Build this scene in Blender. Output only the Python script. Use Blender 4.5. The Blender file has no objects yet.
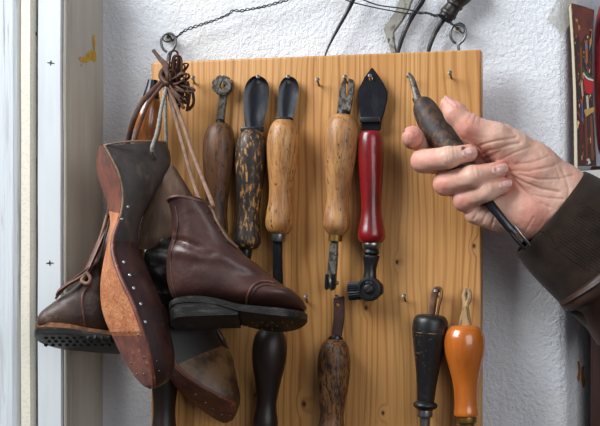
import bpy, bmesh, math, random
import numpy as np
from mathutils import Vector, noise as mnoise
from mathutils.bvhtree import BVHTree
random.seed(7)
SC = bpy.context.scene
COL = SC.collection
# ------------------------------------------------------------------ camera
TH = math.radians(14.0); FPX = 1300.0; HOR = 258.0; DIST = 1.30; ZB = 1.45
CAM = Vector((DIST*math.sin(TH), -DIST*math.cos(TH), ZB))
FW = Vector((-math.sin(TH), math.cos(TH), 0)); RT = Vector((math.cos(TH), math.sin(TH), 0)); UP = Vector((0, 0, 1))
cd = bpy.data.cameras.new('camera'); cam = bpy.data.objects.new('camera', cd); COL.objects.link(cam)
cam.location = CAM; cam.rotation_euler = (math.pi/2, 0, TH)
cd.sensor_width = 36; cd.lens = 36*FPX/600; cd.shift_y = (HOR-213)/600; cd.clip_start = .01
SC.camera = cam

def ray(px, py): return FW*FPX + RT*(px-300) + UP*(HOR-py)
def P(px, py, off=0.0):                    # point of the plane lying 'off' in front of the board face
    d = ray(px, py); t = (-off-CAM.y)/d.y
    return CAM + d*t
def S(px, py, off=0.0): return (-off-CAM.y)/ray(px, py).y
class Frame:                               # metric frame for one thing, parallel to the camera's heading
    def __init__(s, px, py, off):
        s.d = (P(px, py, off)-CAM).dot(FW); s.s = s.d/FPX
    def __call__(s, px, py, z=0.0):
        return CAM + FW*(s.d-z*s.s) + RT*((px-300)*s.s) + UP*((HOR-py)*s.s)

    def j(s, px, py, z):                   # frame coordinates of a point seen at that pixel while z off the frame plane
        k = (s.d-z*s.s)/s.d; return (300+(px-300)*k, HOR+(py-HOR)*k, z)
    def at(s, px, py, z=0.0): return s(*s.j(px, py, z))

# ------------------------------------------------------------------ objects
def tag(o, label=None, cat=None, group=None, kind=None):
    if label: o['label'] = label
    if cat: o['category'] = cat
    if group: o['group'] = group
    if kind: o['kind'] = kind
    return o
def thing(name, loc, label, cat, group=None):
    o = bpy.data.objects.new(name, None); COL.objects.link(o); o.location = loc
    o.empty_display_size = .01
    return tag(o, label, cat, group)
def root_loc(o):
    while o.parent: o = o.parent
    return Vector(o.location)
def mesh(name, vf, mat, parent=None, smooth=True, sharp=40, label=None):
    verts, faces = vf
    vs = [Vector(v) for v in verts]
    me = bpy.data.meshes.new(name)
    o = bpy.data.objects.new(name, me); COL.objects.link(o)
    if parent is not None:
        L = root_loc(parent); o.parent = parent
    else:
        L = sum(vs, Vector())/len(vs); o.location = L
    me.from_pydata([v-L for v in vs], [], faces)
    bm = bmesh.new(); bm.from_mesh(me)
    bmesh.ops.recalc_face_normals(bm, faces=bm.faces[:]); bm.to_mesh(me); bm.free()
    for m in (mat if isinstance(mat, list) else [mat]): me.materials.append(m)
    for p in me.polygons: p.use_smooth = smooth
    if smooth and sharp: me.set_sharp_from_angle(angle=math.radians(sharp))
    if label: o['label'] = label
    return o
def wverts(o):
    L = root_loc(o) if o.parent else Vector(o.location)
    return [v.co+L for v in o.data.vertices]
def bvh(o): return BVHTree.FromPolygons(wverts(o), [tuple(p.vertices) for p in o.data.polygons])
def hit(tree, px, py, out=0.0):
    d = ray(px, py).normalized(); r = tree.ray_cast(CAM, d)
    if r[0] is None: return None
    n = r[1]
    if n.dot(d) > 0: n = -n
    return r[0]+n*out, n
def merge(*vfs):
    V, F = [], []
    for v, f in vfs:
        k = len(V); V += list(v); F += [tuple(i+k for i in q) for q in f]
    return V, F
# ------------------------------------------------------------------ shapes
def cr(pts, n):                            # Catmull-Rom through float vectors (numpy rows)
    a = np.array(pts, float)
    if len(a) < 3 or n <= 1: return a if n <= 1 else np.array([a[0]*(1-t)+a[-1]*t for t in np.linspace(0, 1, n+1)])
    e = np.vstack([2*a[0]-a[1], a, 2*a[-1]-a[-2]]); out = []
    for i in range(1, len(e)-2):
        for k in range(n):
            t = k/n
            out.append(.5*((2*e[i])+(e[i+1]-e[i-1])*t+(2*e[i-1]-5*e[i]+4*e[i+1]-e[i+2])*t*t+(-e[i-1]+3*e[i]-3*e[i+1]+e[i+2])*t**3))
    out.append(a[-1]); return np.array(out)
def loft(rings, cap=True, closed=False):
    n = len(rings[0]); V = [Vector(p) for r in rings for p in r]; F = []
    m = len(rings)
    for i in range(m if closed else m-1):
        j = (i+1) % m
        for k in range(n):
            F.append((i*n+k, i*n+(k+1) % n, j*n+(k+1) % n, j*n+k))
    if cap and not closed:
        F.append(tuple(range(n))[::-1]); F.append(tuple((m-1)*n+k for k in range(n)))
    return V, F
def lathe(A, B, prof, s=1.0, n=28, sub=6, sharpen=()):
    """round profile [(distance 0..1 from A to B, radius)], radius times s metres"""
    A, B = Vector(A), Vector(B); ax = (B-A); L = ax.length; ax = ax/L
    v = FW - ax*FW.dot(ax); v.normalize(); u = ax.cross(v)
    pr = cr(prof, sub)
    rings = []
    for t, r in pr:
        c = A+ax*(L*t); r = max(r, .02)*s
        rings.append([c+u*(r*math.cos(a))+v*(r*math.sin(a)) for a in [2*math.pi*k/n for k in range(n)]])
    return loft(rings)
def tube(pts, rad, n=10, sub=5, closed=False, flat=1.0):
    """swept round tube; rad number or list (metres); flat squashes it along the local binormal"""
    pts = [tuple(p) for p in pts]
    rr = [rad]*len(pts) if not hasattr(rad, '__len__') else list(rad)
    arr = np.array([list(p)+[r] for p, r in zip(pts, rr)])
    if closed:
        arr = np.vstack([arr[-1], arr, arr[0], arr[1]]); a = cr(arr, sub)[sub:-sub-1]
    else: a = cr(arr, sub)
    m = len(a); rings = []; u = None
    for i in range(m):
        p = Vector(a[i][:3])
        q0 = Vector(a[i-1][:3]) if (i > 0 or closed) else p; q1 = Vector(a[(i+1) % m][:3]) if (i < m-1 or closed) else p
        t = (q1-q0).normalized()
        if u is None:
            u = t.cross(FW)
            if u.length < .05: u = t.cross(UP)
        u = u - t*u.dot(t); u.normalize(); w = t.cross(u); r = max(a[i][3], 1e-5)
        rings.append([p+u*(r*math.cos(x))+w*(r*flat*math.sin(x)) for x in [2*math.pi*k/n for k in range(n)]])
    return loft(rings, closed=closed)
def box(x0, x1, y0, y1, z0, z1, bev=0.0, seg=2):
    bm = bmesh.new()
    vs = [bm.verts.new((x, y, z)) for x in (x0, x1) for y in (y0, y1) for z in (z0, z1)]
    for f in ((0, 1, 3, 2), (4, 6, 7, 5), (0, 4, 5, 1), (2, 3, 7, 6), (0, 2, 6, 4), (1, 5, 7, 3)): bm.faces.new([vs[i] for i in f])
    bmesh.ops.recalc_face_normals(bm, faces=bm.faces[:])
    if bev: bmesh.ops.bevel(bm, geom=bm.edges[:], offset=bev, segments=seg, affect='EDGES', profile=.6)
    bm.verts.index_update(); r = ([v.co.copy() for v in bm.verts], [tuple(v.index for v in f.verts) for f in bm.faces]); bm.free(); return r
def circ(cx, cy, r, n=14): return [(cx+r*math.cos(2*math.pi*k/n), cy+r*math.sin(2*math.pi*k/n)) for k in range(n)]
def plate(outline, off, th, holes=(), sub=1, frame=None, bev=0.0, curve=None):
    """flat sheet from a pixel outline, its back at 'off', th thick (metres); curve(px,py) adds height"""
    if sub > 1: outline = [tuple(p) for p in cr(list(outline)+[outline[0]], sub)[:-1]]
    bm = bmesh.new()
    def q(p): return P(p[0], p[1], off + (curve(*p) if curve else 0)) if frame is None else frame(p[0], p[1], off)
    es = []
    for loop in [outline]+list(holes):
        vs = [bm.verts.new(q(p)) for p in loop]
        es += [bm.edges.new((vs[i], vs[(i+1) % len(vs)])) for i in range(len(vs))]
    bmesh.ops.triangle_fill(bm, use_beauty=True, use_dissolve=False, edges=es)
    fs = bm.faces[:]
    g = bmesh.ops.extrude_face_region(bm, geom=fs)
    d = Vector((0, -th, 0)) if frame is None else -FW*th
    bmesh.ops.translate(bm, vec=d, verts=[e for e in g['geom'] if isinstance(e, bmesh.types.BMVert)])
    bmesh.ops.recalc_face_normals(bm, faces=bm.faces[:])
    if bev:
        ed = [e for e in bm.edges if len(e.link_faces) == 2 and e.calc_face_angle(0) > 1.0]
        bmesh.ops.bevel(bm, geom=ed, offset=bev, segments=2, affect='EDGES')
    bm.verts.index_update(); r = ([v.co.copy() for v in bm.verts], [tuple(v.index for v in f.verts) for f in bm.faces]); bm.free(); return r
# ------------------------------------------------------------------ materials
def c(r, g, b):
    f = lambda x: (x/255/12.92) if x/255 <= .04045 else ((x/255+.055)/1.055)**2.4
    return (f(r), f(g), f(b), 1)
def M(name, col, rough=.5, metal=0.0, layers=(), bump=(), coat=0.0, spec=.5, sss=0.0, sheen=0.0, rlayer=None):
    """layers: (colour, (sx,sy,sz), lo, hi, amount[, detail]); bump: (scale3, strength, distance[, detail])"""
    m = bpy.data.materials.new(name); m.use_nodes = True; nt = m.node_tree; N, K = nt.nodes, nt.links
    b = N['Principled BSDF']; b.inputs['Roughness'].default_value = rough; b.inputs['Metallic'].default_value = metal
    b.inputs['Coat Weight'].default_value = coat; b.inputs['Coat Roughness'].default_value = .12; b.inputs['Specular IOR Level'].default_value = spec
    b.inputs['Sheen Weight'].default_value = sheen
    if sss:
        b.inputs['Subsurface Weight'].default_value = sss; b.inputs['Subsurface Radius'].default_value = (1, .35, .2); b.inputs['Subsurface Scale'].default_value = .004
    tc = N.new('ShaderNodeTexCoord')
    def noise(sc, detail=4, seed=0.0):
        mp = N.new('ShaderNodeMapping'); mp.inputs['Scale'].default_value = sc; mp.inputs['Location'].default_value = (seed, seed*.7, seed*1.3)
        K.new(tc.outputs['Object'], mp.inputs['Vector'])
        nz = N.new('ShaderNodeTexNoise'); nz.inputs['Scale'].default_value = 1; nz.inputs['Detail'].default_value = detail; nz.inputs['Roughness'].default_value = .6
        K.new(mp.outputs[0], nz.inputs['Vector']); return nz.outputs['Fac']
    def rng(sock, lo, hi, amt=1.0):
        r = N.new('ShaderNodeMapRange'); r.inputs['From Min'].default_value = lo; r.inputs['From Max'].default_value = hi; r.inputs['To Max'].default_value = amt
        K.new(sock, r.inputs['Value']); return r.outputs[0]
    cur = None
    for i, l in enumerate(layers):
        f = rng(noise(l[1], l[5] if len(l) > 5 else 5, 3.1*i+len(name)*.37), l[2], l[3], l[4])
        mx = N.new('ShaderNodeMix'); mx.data_type = 'RGBA'; K.new(f, mx.inputs['Factor'])
        if cur is None: mx.inputs['A'].default_value = col
        else: K.new(cur, mx.inputs['A'])
        mx.inputs['B'].default_value = l[0]; cur = mx.outputs['Result']
    if cur is None: b.inputs['Base Color'].default_value = col
    else: K.new(cur, b.inputs['Base Color'])
    if rlayer: K.new(N_add(nt, rng(noise(rlayer[0]), .35, .65, rlayer[1]), rough), b.inputs['Roughness'])
    prev = None
    for i, l in enumerate(bump):
        bn = N.new('ShaderNodeBump'); bn.inputs['Strength'].default_value = l[1]; bn.inputs['Distance'].default_value = l[2]
        K.new(noise(l[0], l[3] if len(l) > 3 else 4, 7.7*i+1), bn.inputs['Height'])
        if prev: K.new(prev, bn.inputs['Normal'])
        prev = bn.outputs[0]
    if prev: K.new(prev, b.inputs['Normal'])
    return m
def N_add(nt, sock, v):
    a = nt.nodes.new('ShaderNodeMath'); a.operation = 'ADD'; nt.links.new(sock, a.inputs[0]); a.inputs[1].default_value = v; return a.outputs[0]

def pine(name, loc, knots):
    m = bpy.data.materials.new(name); m.use_nodes = True; nt = m.node_tree; N, K = nt.nodes, nt.links
    b = N['Principled BSDF']; b.inputs['Roughness'].default_value = .42; b.inputs['Specular IOR Level'].default_value = .35
    tc = N.new('ShaderNodeTexCoord'); obj = tc.outputs['Object']
    def mp(sc):
        n = N.new('ShaderNodeMapping'); n.inputs['Scale'].default_value = sc; K.new(obj, n.inputs['Vector']); return n.outputs[0]
    def nz(sc, d=3):
        n = N.new('ShaderNodeTexNoise'); n.inputs['Scale'].default_value = 1; n.inputs['Detail'].default_value = d; K.new(mp(sc), n.inputs['Vector']); return n.outputs['Fac']
    def math_(op, a, bb):
        n = N.new('ShaderNodeMath'); n.operation = op
        for i, x in enumerate((a, bb)):
            if isinstance(x, (int, float)): n.inputs[i].default_value = x
            else: K.new(x, n.inputs[i])
        return n.outputs[0]
    def rng(s, lo, hi, t0=0, t1=1):
        n = N.new('ShaderNodeMapRange'); K.new(s, n.inputs['Value'])
        for k, v in zip(('From Min', 'From Max', 'To Min', 'To Max'), (lo, hi, t0, t1)): n.inputs[k].default_value = v
        return n.outputs[0]
    def mix(f, a, bb):
        n = N.new('ShaderNodeMix'); n.data_type = 'RGBA'; K.new(f, n.inputs['Factor'])
        for k, x in (('A', a), ('B', bb)):
            if isinstance(x, tuple): n.inputs[k].default_value = x
            else: K.new(x, n.inputs[k])
        return n.outputs['Result']
    sp = N.new('ShaderNodeSeparateXYZ'); K.new(obj, sp.inputs[0])
    # distances to knots bend the grain round them
    kd = None
    for (kx, kz, kr) in knots:
        v = N.new('ShaderNodeVectorMath'); v.operation = 'DISTANCE'
        s2 = N.new('ShaderNodeCombineXYZ'); K.new(sp.outputs['X'], s2.inputs['X']); K.new(math_('MULTIPLY', sp.outputs['Z'], .7), s2.inputs['Z'])
        K.new(s2.outputs[0], v.inputs[0]); v.inputs[1].default_value = (kx, 0, kz*.7)
        d = math_('DIVIDE', v.outputs['Value'], kr)
        kd = d if kd is None else math_('MINIMUM', kd, d)
    warp = math_('MULTIPLY', math_('SUBTRACT', nz((13, 9, 2.0), 3), .5), .06)
    kw = rng(kd, 1, 5, .006, 0)
    x = math_('ADD', math_('ADD', sp.outputs['X'], warp), kw)
    s = math_('SINE', math_('MULTIPLY', x, 900), 0)
    ring = rng(s, -.2, 1.0)
    ring = math_('POWER', ring, 2.2)
    fine = rng(nz((560, 50, 6), 4), .35, .7)
    broad = rng(nz((22, 10, 1.6), 3), .3, .7)
    col = mix(broad, c(212, 162, 102), c(196, 140, 78))
    col = mix(math_('MULTIPLY', math_('MULTIPLY', ring, rng(nz((30, 10, 3), 2), .35, .65, .35, 1.0)), .95), col, c(164, 100, 48))
    col = mix(math_('MULTIPLY', fine, .42), col, c(160, 108, 56))
    kn = rng(kd, 1.5, .5); col = mix(kn, col, c(74, 42, 20))
    K.new(col, b.inputs['Base Color'])
    bn = N.new('ShaderNodeBump'); bn.inputs['Strength'].default_value = .25; bn.inputs['Distance'].default_value = .0008
    K.new(fine, bn.inputs['Height']); K.new(bn.outputs[0], b.inputs['Normal'])
    return m

iron = M('dark_iron', c(50, 50, 52), .42, .75, [(c(96, 90, 84), (120, 120, 60), .55, .7, .7), (c(28, 26, 26), (60, 60, 30), .5, .7, .8)], [((300, 300, 200), .25, .0006)])
black_iron = M('black_iron', c(52, 53, 58), .3, .75, [(c(84, 82, 80), (120, 120, 50), .52, .72, .6), (c(30, 30, 32), (320, 320, 320), .6, .68, .6)], [((34, 34, 22), .35, .004, 2), ((260, 260, 120), .15, .0005)])
worn_iron = M('worn_iron', c(112, 104, 94), .5, .55, [(c(48, 45, 44), (260, 260, 200), .48, .58, .85), (c(164, 150, 128), (420, 420, 240), .6, .66, .6)], [((400, 400, 300), .5, .0008)])
steel = M('steel', c(150, 148, 144), .3, .95, [(c(90, 86, 80), (150, 150, 50), .5, .7, .6)])
wire_m = M('wire_steel', c(60, 62, 66), .35, .8)
eye_m = M('eye_steel', c(118, 120, 122), .32, .9, [(c(70, 68, 66), (200, 200, 200), .5, .65, .7)])
nail_m = M('nail_steel', c(112, 108, 104), .4, .85)
brass = M('brass', c(150, 116, 62), .42, .9, [(c(100, 72, 34), (160, 160, 160), .5, .7, .6)])
fibre = ((380, 380, 40), .25, .0006)
wood_brown = M('handle_brown', c(106, 68, 40), .5, 0, [(c(66, 42, 26), (110, 110, 24), .42, .62, .85), (c(34, 26, 22), (300, 300, 90), .54, .62, .85), (c(150, 104, 66), (420, 420, 30), .56, .68, .5)], [fibre])
wood_black = M('handle_black_worn', c(190, 136, 78), .5, 0, [(c(24, 21, 20), (330, 330, 120), .40, .50, .97, 9), (c(34, 27, 23), (55, 55, 20), .46, .58, .93), (c(40, 32, 26), (600, 600, 80), .5, .6, .6)], [fibre])
wood_light = M('handle_light', c(190, 138, 80), .45, 0, [(c(146, 92, 48), (80, 80, 20), .42, .62, .8), (c(54, 38, 26), (380, 380, 150), .57, .64, .9, 7), (c(116, 74, 40), (500, 500, 40), .48, .62, .6)], [fibre])
wood_light2 = M('handle_pale', c(184, 134, 82), .45, 0, [(c(132, 82, 46), (70, 70, 24), .44, .62, .85), (c(46, 34, 28), (300, 300, 130), .61, .66, .9, 7), (c(120, 78, 44), (480, 480, 36), .48, .62, .55)], [fibre])
wood_worn = M('handle_worn', c(134, 88, 46), .5, 0, [(c(70, 44, 26), (70, 70, 40), .42, .6, .85), (c(28, 23, 20), (420, 420, 120), .49, .57, .9, 7)], [fibre])
wood_dark = M('handle_dark', c(44, 28, 20), .42, 0, [(c(28, 20, 16), (60, 60, 20), .42, .6, .8)], [fibre])
wood_hand = M('handle_hand_tool', c(84, 62, 46), .62, 0, [(c(38, 32, 30), (150, 150, 120), .44, .56, .9, 6), (c(140, 98, 60), (170, 170, 120), .58, .68, .7)], [((300, 300, 120), .3, .0006)])
paint_black = M('paint_black', c(24, 23, 24), .4, 0, [(c(120, 92, 58), (160, 160, 420), .62, .68, .7), (c(60, 56, 52), (420, 420, 60), .58, .68, .6), (c(150, 150, 146), (500, 500, 300), .68, .72, .5)], [((200, 200, 60), .2, .0006)])
bare_band = M('bare_wood_band', c(140, 104, 60), .5, 0, [(c(24, 23, 24), (120, 120, 200), .45, .56, .95)])
paint_red = M('paint_red', c(128, 14, 20), .3, 0, [(c(70, 10, 14), (60, 60, 20), .48, .66, .7), (c(36, 18, 16), (220, 220, 60), .62, .68, .6)], [((200, 200, 50), .1, .0005)], coat=.4)
paint_orange = M('lacquer_orange', c(194, 106, 34), .26, 0, [(c(150, 70, 18), (50, 50, 12), .45, .7, .7), (c(190, 96, 20), (420, 420, 24), .5, .65, .5)], coat=.8)
lacquer_brown = M('lacquer_brown', c(150, 86, 36), .25, 0, [(c(90, 46, 18), (60, 60, 20), .45, .65, .8)], coat=.7)
leather_strap = M('leather_strap', c(84, 52, 30), .6, 0, [(c(140, 100, 60), (150, 150, 60), .5, .66, .7)], [((300, 300, 300), .4, .0006)])
leather_tag = M('leather_tag', c(72, 38, 28), .55, 0, [(c(44, 26, 22), (120, 120, 60), .45, .6, .8)], [((300, 300, 300), .4, .0006)])
raffia = M('raffia', c(168, 138, 96), .7, 0, [(c(110, 84, 54), (300, 300, 40), .45, .6, .8)])
lace_m = M('lace_leather', c(90, 52, 35), .7, 0, [(c(52, 32, 24), (180, 180, 120), .42, .62, .85)], [((500, 500, 500), .5, .0006)])
lace_light = M('lace_pale_leather', c(138, 104, 82), .65, 0, [(c(96, 68, 52), (200, 200, 120), .42, .62, .7)], [((500, 500, 500), .4, .0005)])
cord_m = M('cord_grey', c(150, 146, 136), .75, 0, [(c(90, 86, 78), (700, 700, 400), .45, .6, .7)], [((900, 900, 500), .6, .0006)])
boot_brown = M('boot_leather', c(76, 46, 38), .42, 0, [(c(52, 30, 28), (22, 22, 22), .4, .62, .8), (c(104, 70, 58), (60, 60, 60), .6, .74, .5), (c(120, 94, 80), (260, 260, 260), .64, .72, .4), (c(46, 28, 26), (14, 14, 14), .5, .66, .6)], [((420, 420, 420), .3, .0006), ((60, 60, 60), .22, .003, 2), ((22, 22, 22), .35, .006, 2)], coat=.1)
boot_dark = M('boot_leather_dark', c(76, 56, 47), .5, 0, [(c(42, 31, 28), (30, 30, 30), .44, .64, .85), (c(118, 88, 66), (90, 90, 90), .58, .72, .6), (c(34, 26, 24), (300, 300, 300), .6, .68, .5)], [((420, 420, 420), .25, .0006), ((60, 60, 60), .4, .003)])
boot_edge = M('boot_leather_edge', c(110, 66, 50), .5, 0, [(c(70, 40, 34), (90, 90, 90), .4, .6, .7)])
sole_black = M('sole_black', c(32, 30, 29), .45, 0, [(c(84, 79, 75), (70, 70, 260), .54, .7, .7)], [((200, 200, 300), .4, .001)])
welt_tan = M('welt_tan', c(140, 92, 56), .65, 0, [(c(82, 50, 34), (160, 160, 160), .42, .6, .8)], [((300, 300, 300), .5, .001)])
last_grey = M('last_grey', c(72, 64, 60), .48, 0, [(c(44, 38, 38), (28, 28, 28), .42, .62, .85), (c(104, 88, 76), (120, 120, 40), .58, .7, .5), (c(120, 112, 110), (420, 420, 200), .68, .74, .5)], [((260, 260, 120), .3, .0008)], coat=.1)
last_wood = M('last_wood', c(112, 84, 64), .6, 0, [(c(74, 54, 42), (70, 70, 30), .4, .62, .85), (c(140, 104, 74), (220, 220, 60), .58, .7, .5)], [((300, 300, 90), .35, .0008)])
dark_leather = M('dark_leather', c(34, 26, 24), .5, 0, [(c(22, 18, 17), (60, 60, 60), .42, .6, .8)], [((260, 260, 260), .25, .0006)])  # dark leather, deepened in colour for the shade under the boots
last_toe = M('last_toe_leather', c(62, 36, 32), .4, 0, [(c(40, 26, 26), (50, 50, 50), .42, .6, .8), (c(104, 66, 40), (60, 60, 60), .62, .72, .6)], [((260, 260, 260), .3, .0008)], coat=.2)
last_tan_side = M('last_tan_side', c(112, 80, 46), .42, 0, [(c(52, 34, 24), (45, 45, 45), .42, .6, .9), (c(130, 100, 60), (200, 200, 90), .6, .7, .5)], [((260, 260, 90), .3, .0008)])
heel_red = M('heel_leather_red', c(122, 60, 36), .42, 0, [(c(78, 38, 27), (60, 60, 60), .45, .6, .85), (c(160, 88, 52), (140, 140, 140), .58, .7, .6)], [((260, 260, 260), .5, .001)])
sole_tan = M('sole_leather_tan', c(196, 128, 84), .75, 0, [(c(168, 98, 60), (70, 70, 70), .42, .6, .8), (c(222, 164, 122), (240, 240, 240), .58, .68, .6)], [((280, 280, 280), .9, .0016), ((70, 70, 70), .5, .002)])
sole_red = M('sole_leather_red', c(122, 68, 54), .5, 0, [(c(88, 46, 38), (70, 70, 70), .42, .6, .8), (c(176, 112, 76), (130, 130, 130), .6, .68, .7)], [((280, 280, 280), .5, .001)])
tongue_m = M('tongue_leather', c(40, 33, 31), .5, 0, [(c(66, 56, 50), (90, 90, 90), .55, .7, .6)], [((70, 70, 70), .35, .003, 2), ((300, 300, 300), .3, .001)])
plaster = M('plaster', c(228, 230, 234), .9, 0, [(c(212, 214, 220), (9, 9, 9), .4, .65, .7), (c(232, 226, 214), (5, 5, 5), .55, .7, .5), (c(120, 112, 104), (90, 90, 90), .73, .78, .8)], [((26, 26, 26), .35, .005, 3), ((230, 230, 230), .75, .003, 3), ((760, 760, 760), .8, .0012, 2)], spec=.2)
white_paint = M('white_paint', c(208, 212, 214), .5, 0, [(c(190, 193, 196), (40, 40, 4), .45, .65, .6), (c(120, 118, 114), (300, 300, 12), .72, .76, .6)], [((240, 240, 10), .25, .0008)])
old_paint = M('old_white_paint', c(204, 208, 212), .6, 0, [(c(120, 122, 124), (200, 200, 7), .60, .66, .8), (c(170, 172, 172), (60, 60, 5), .5, .6, .6)], [((220, 220, 9), .7, .002)])
jamb_paint = M('jamb_paint', c(192, 186, 172), .55, 0, [(c(166, 158, 144), (40, 40, 5), .42, .64, .7), (c(96, 90, 80), (160, 160, 90), .73, .77, .7)], [((200, 200, 12), .3, .001)])
cream_seal = M('cream_seal', c(226, 218, 202), .5, 0, [(c(206, 198, 180), (300, 300, 500), .5, .62, .6)])
grey_groove = M('grey_groove', c(138, 140, 140), .7, 0, [(c(84, 82, 80), (260, 260, 40), .5, .64, .8)], [((260, 260, 60), .5, .001)])
dark_gap = M('dark_gap', c(38, 46, 52), .8)
yellow_flake = M('yellow_paint', c(206, 158, 34), .6, 0, [(c(176, 128, 24), (200, 200, 200), .45, .6, .8)])
brown_mark_m = M('brown_paint_mark', c(176, 116, 50), .7)
mark_dark = M('screw_dark', c(40, 36, 34), .6)
door_brown = M('door_brown', c(62, 34, 24), .5, 0, [(c(36, 20, 16), (200, 200, 6), .42, .62, .8)], [((240, 240, 10), .3, .001)])
chip_paint = M('chipped_grey_paint', c(150, 148, 138), .5, 0, [(c(44, 38, 34), (200, 200, 150), .56, .60, .95), (c(140, 136, 126), (50, 50, 50), .45, .6, .7)], [((200, 200, 200), .4, .001)])
sleeve_m = M('sleeve_cloth', c(54, 42, 35), .95, 0, [(c(40, 32, 28), (60, 60, 60), .4, .6, .7), (c(96, 88, 80), (700, 700, 700), .7, .75, .4)], [((900, 900, 900), .5, .0008)], sheen=.08, spec=.1)
trim_leather = M('sleeve_leather_trim', c(62, 38, 28), .55, 0, [(c(42, 27, 22), (60, 60, 60), .42, .6, .8)], [((200, 200, 200), .3, .001)])
nail_skin = M('nail_keratin', c(226, 176, 164), .26, 0, [(c(206, 146, 136), (200, 200, 200), .45, .65, .6)], coat=.5)
nail_white = M('nail_edge', c(214, 192, 176), .4, 0, [(c(90, 76, 66), (400, 400, 400), .6, .66, .8)])
dirt_m = M('dirt', c(40, 32, 28), .8)
card_m = M('printed_card', c(58, 30, 24), .35, 0, [(c(36, 24, 22), (260, 60, 36), .46, .56, .9, 3), (c(150, 60, 34), (300, 90, 70), .60, .64, .9, 2), (c(206, 170, 120), (420, 120, 90), .66, .69, .9, 2), (c(70, 110, 150), (420, 120, 110), .70, .72, .9, 2)], coat=.3)
card_top = M('printed_card_plain', c(92, 40, 30), .35, 0, [(c(60, 28, 22), (90, 40, 30), .42, .62, .8)], coat=.3)
cream_edge = M('cream_edge', c(206, 196, 168), .6)
label_white = M('label_white', c(186, 184, 178), .6)
red_gloss = M('red_gloss', c(150, 14, 24), .3, 0, [(c(90, 10, 18), (40, 40, 20), .45, .65, .7)], coat=.4)
plug_white = M('plug_white', c(206, 204, 198), .6)
def tape_mat():
    m = bpy.data.materials.new('clear_tape'); m.use_nodes = True; b = m.node_tree.nodes['Principled BSDF']
    b.inputs['Base Color'].default_value = c(176, 172, 160); b.inputs['Alpha'].default_value = .26; b.inputs['Roughness'].default_value = .3
    return m
tape_m = tape_mat()
def skin_mat():
    m = M('skin', c(224, 180, 158), .46, 0, [(c(214, 152, 134), (34, 34, 34), .44, .66, .7), (c(232, 198, 176), (70, 70, 70), .52, .7, .6), (c(190, 122, 106), (260, 260, 260), .62, .74, .45)], [((420, 420, 420), .35, .0007), ((120, 120, 120), .3, .0012)], sss=.12, spec=.4)
    nt = m.node_tree; N, K = nt.nodes, nt.links; b = N['Principled BSDF']
    src = b.inputs['Base Color'].links[0].from_socket
    for an, colr in (('flush', c(206, 112, 98)), ('grime', c(64, 48, 42))):
        a = N.new('ShaderNodeAttribute'); a.attribute_name = an
        mx = N.new('ShaderNodeMix'); mx.data_type = 'RGBA'; K.new(a.outputs['Fac'], mx.inputs['Factor']); K.new(src, mx.inputs['A']); mx.inputs['B'].default_value = colr
        src = mx.outputs['Result']
    K.new(src, b.inputs['Base Color']); return m
skin_m = skin_mat()

# ------------------------------------------------------------------ the setting
ZT, ZL = P(300, -60).z, P(300, 500).z
WY = .045
def prof_wall():
    xs = [P(-90, 200, -WY).x, P(100, 200, -WY).x]
    pts = [(xs[0], WY)]
    x1 = P(560, 340, -WY).x
    n = 130
    for i in range(n+1): pts.append((xs[1]+(x1-xs[1])*i/n, WY))
    q = [P(560, 340, -WY), P(567, 340, -WY-.004), P(573, 340, -WY-.014), P(592, 340, -WY-.045), P(625, 340, -WY-.1)]
    for a in cr([(v.x, v.y) for v in q], 8)[1:]: pts.append(tuple(a))
    return pts
pw = prof_wall(); nz_ = 150
V, F = [], []
for j in range(nz_+1):
    z = ZL+(ZT-ZL)*j/nz_
    for (x, y) in pw:
        v = Vector((x, y, z))
        d = mnoise.noise(v*9)*.0018 + mnoise.noise(v*60)*.0003 + mnoise.noise(v*150)*.00015
        V.append(v+Vector((d*.3, d, 0)))
n = len(pw)
for j in range(nz_):
    for i in range(n-1): F.append((j*n+i, j*n+i+1, (j+1)*n+i+1, (j+1)*n+i))
wall = mesh('wall_back', (V, F), plaster, sharp=0); tag(wall, 'rough white plastered wall behind the hanging tools', 'wall', kind='structure')
# brown paint marks on the splayed wall edge
wt = bvh(wall)
def stain(name, poly, m, tree, parent, lift=.0004):
    """thin irregular paint film lying on a surface"""
    poly = [tuple(p) for p in cr(list(poly)+[poly[0]], 3)[:-1]]
    cx = sum(p[0] for p in poly)/len(poly); cy = sum(p[1] for p in poly)/len(poly)
    pts = [hit(tree, *p, out=lift)[0] for p in poly]+[hit(tree, cx, cy, out=lift*1.6)[0]]
    k = len(poly)
    return mesh(name, (pts, [(i, (i+1) % k, k) for i in range(k)]), m, parent)
for poly in ([(577, 362), (579, 361), (580, 369), (579, 381), (577, 379), (578, 370)], [(581, 367), (584, 366), (583, 374), (585, 382), (583, 388), (581, 380)]):
    stain('paint_mark', poly, brown_mark_m, wt, wall)

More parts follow.
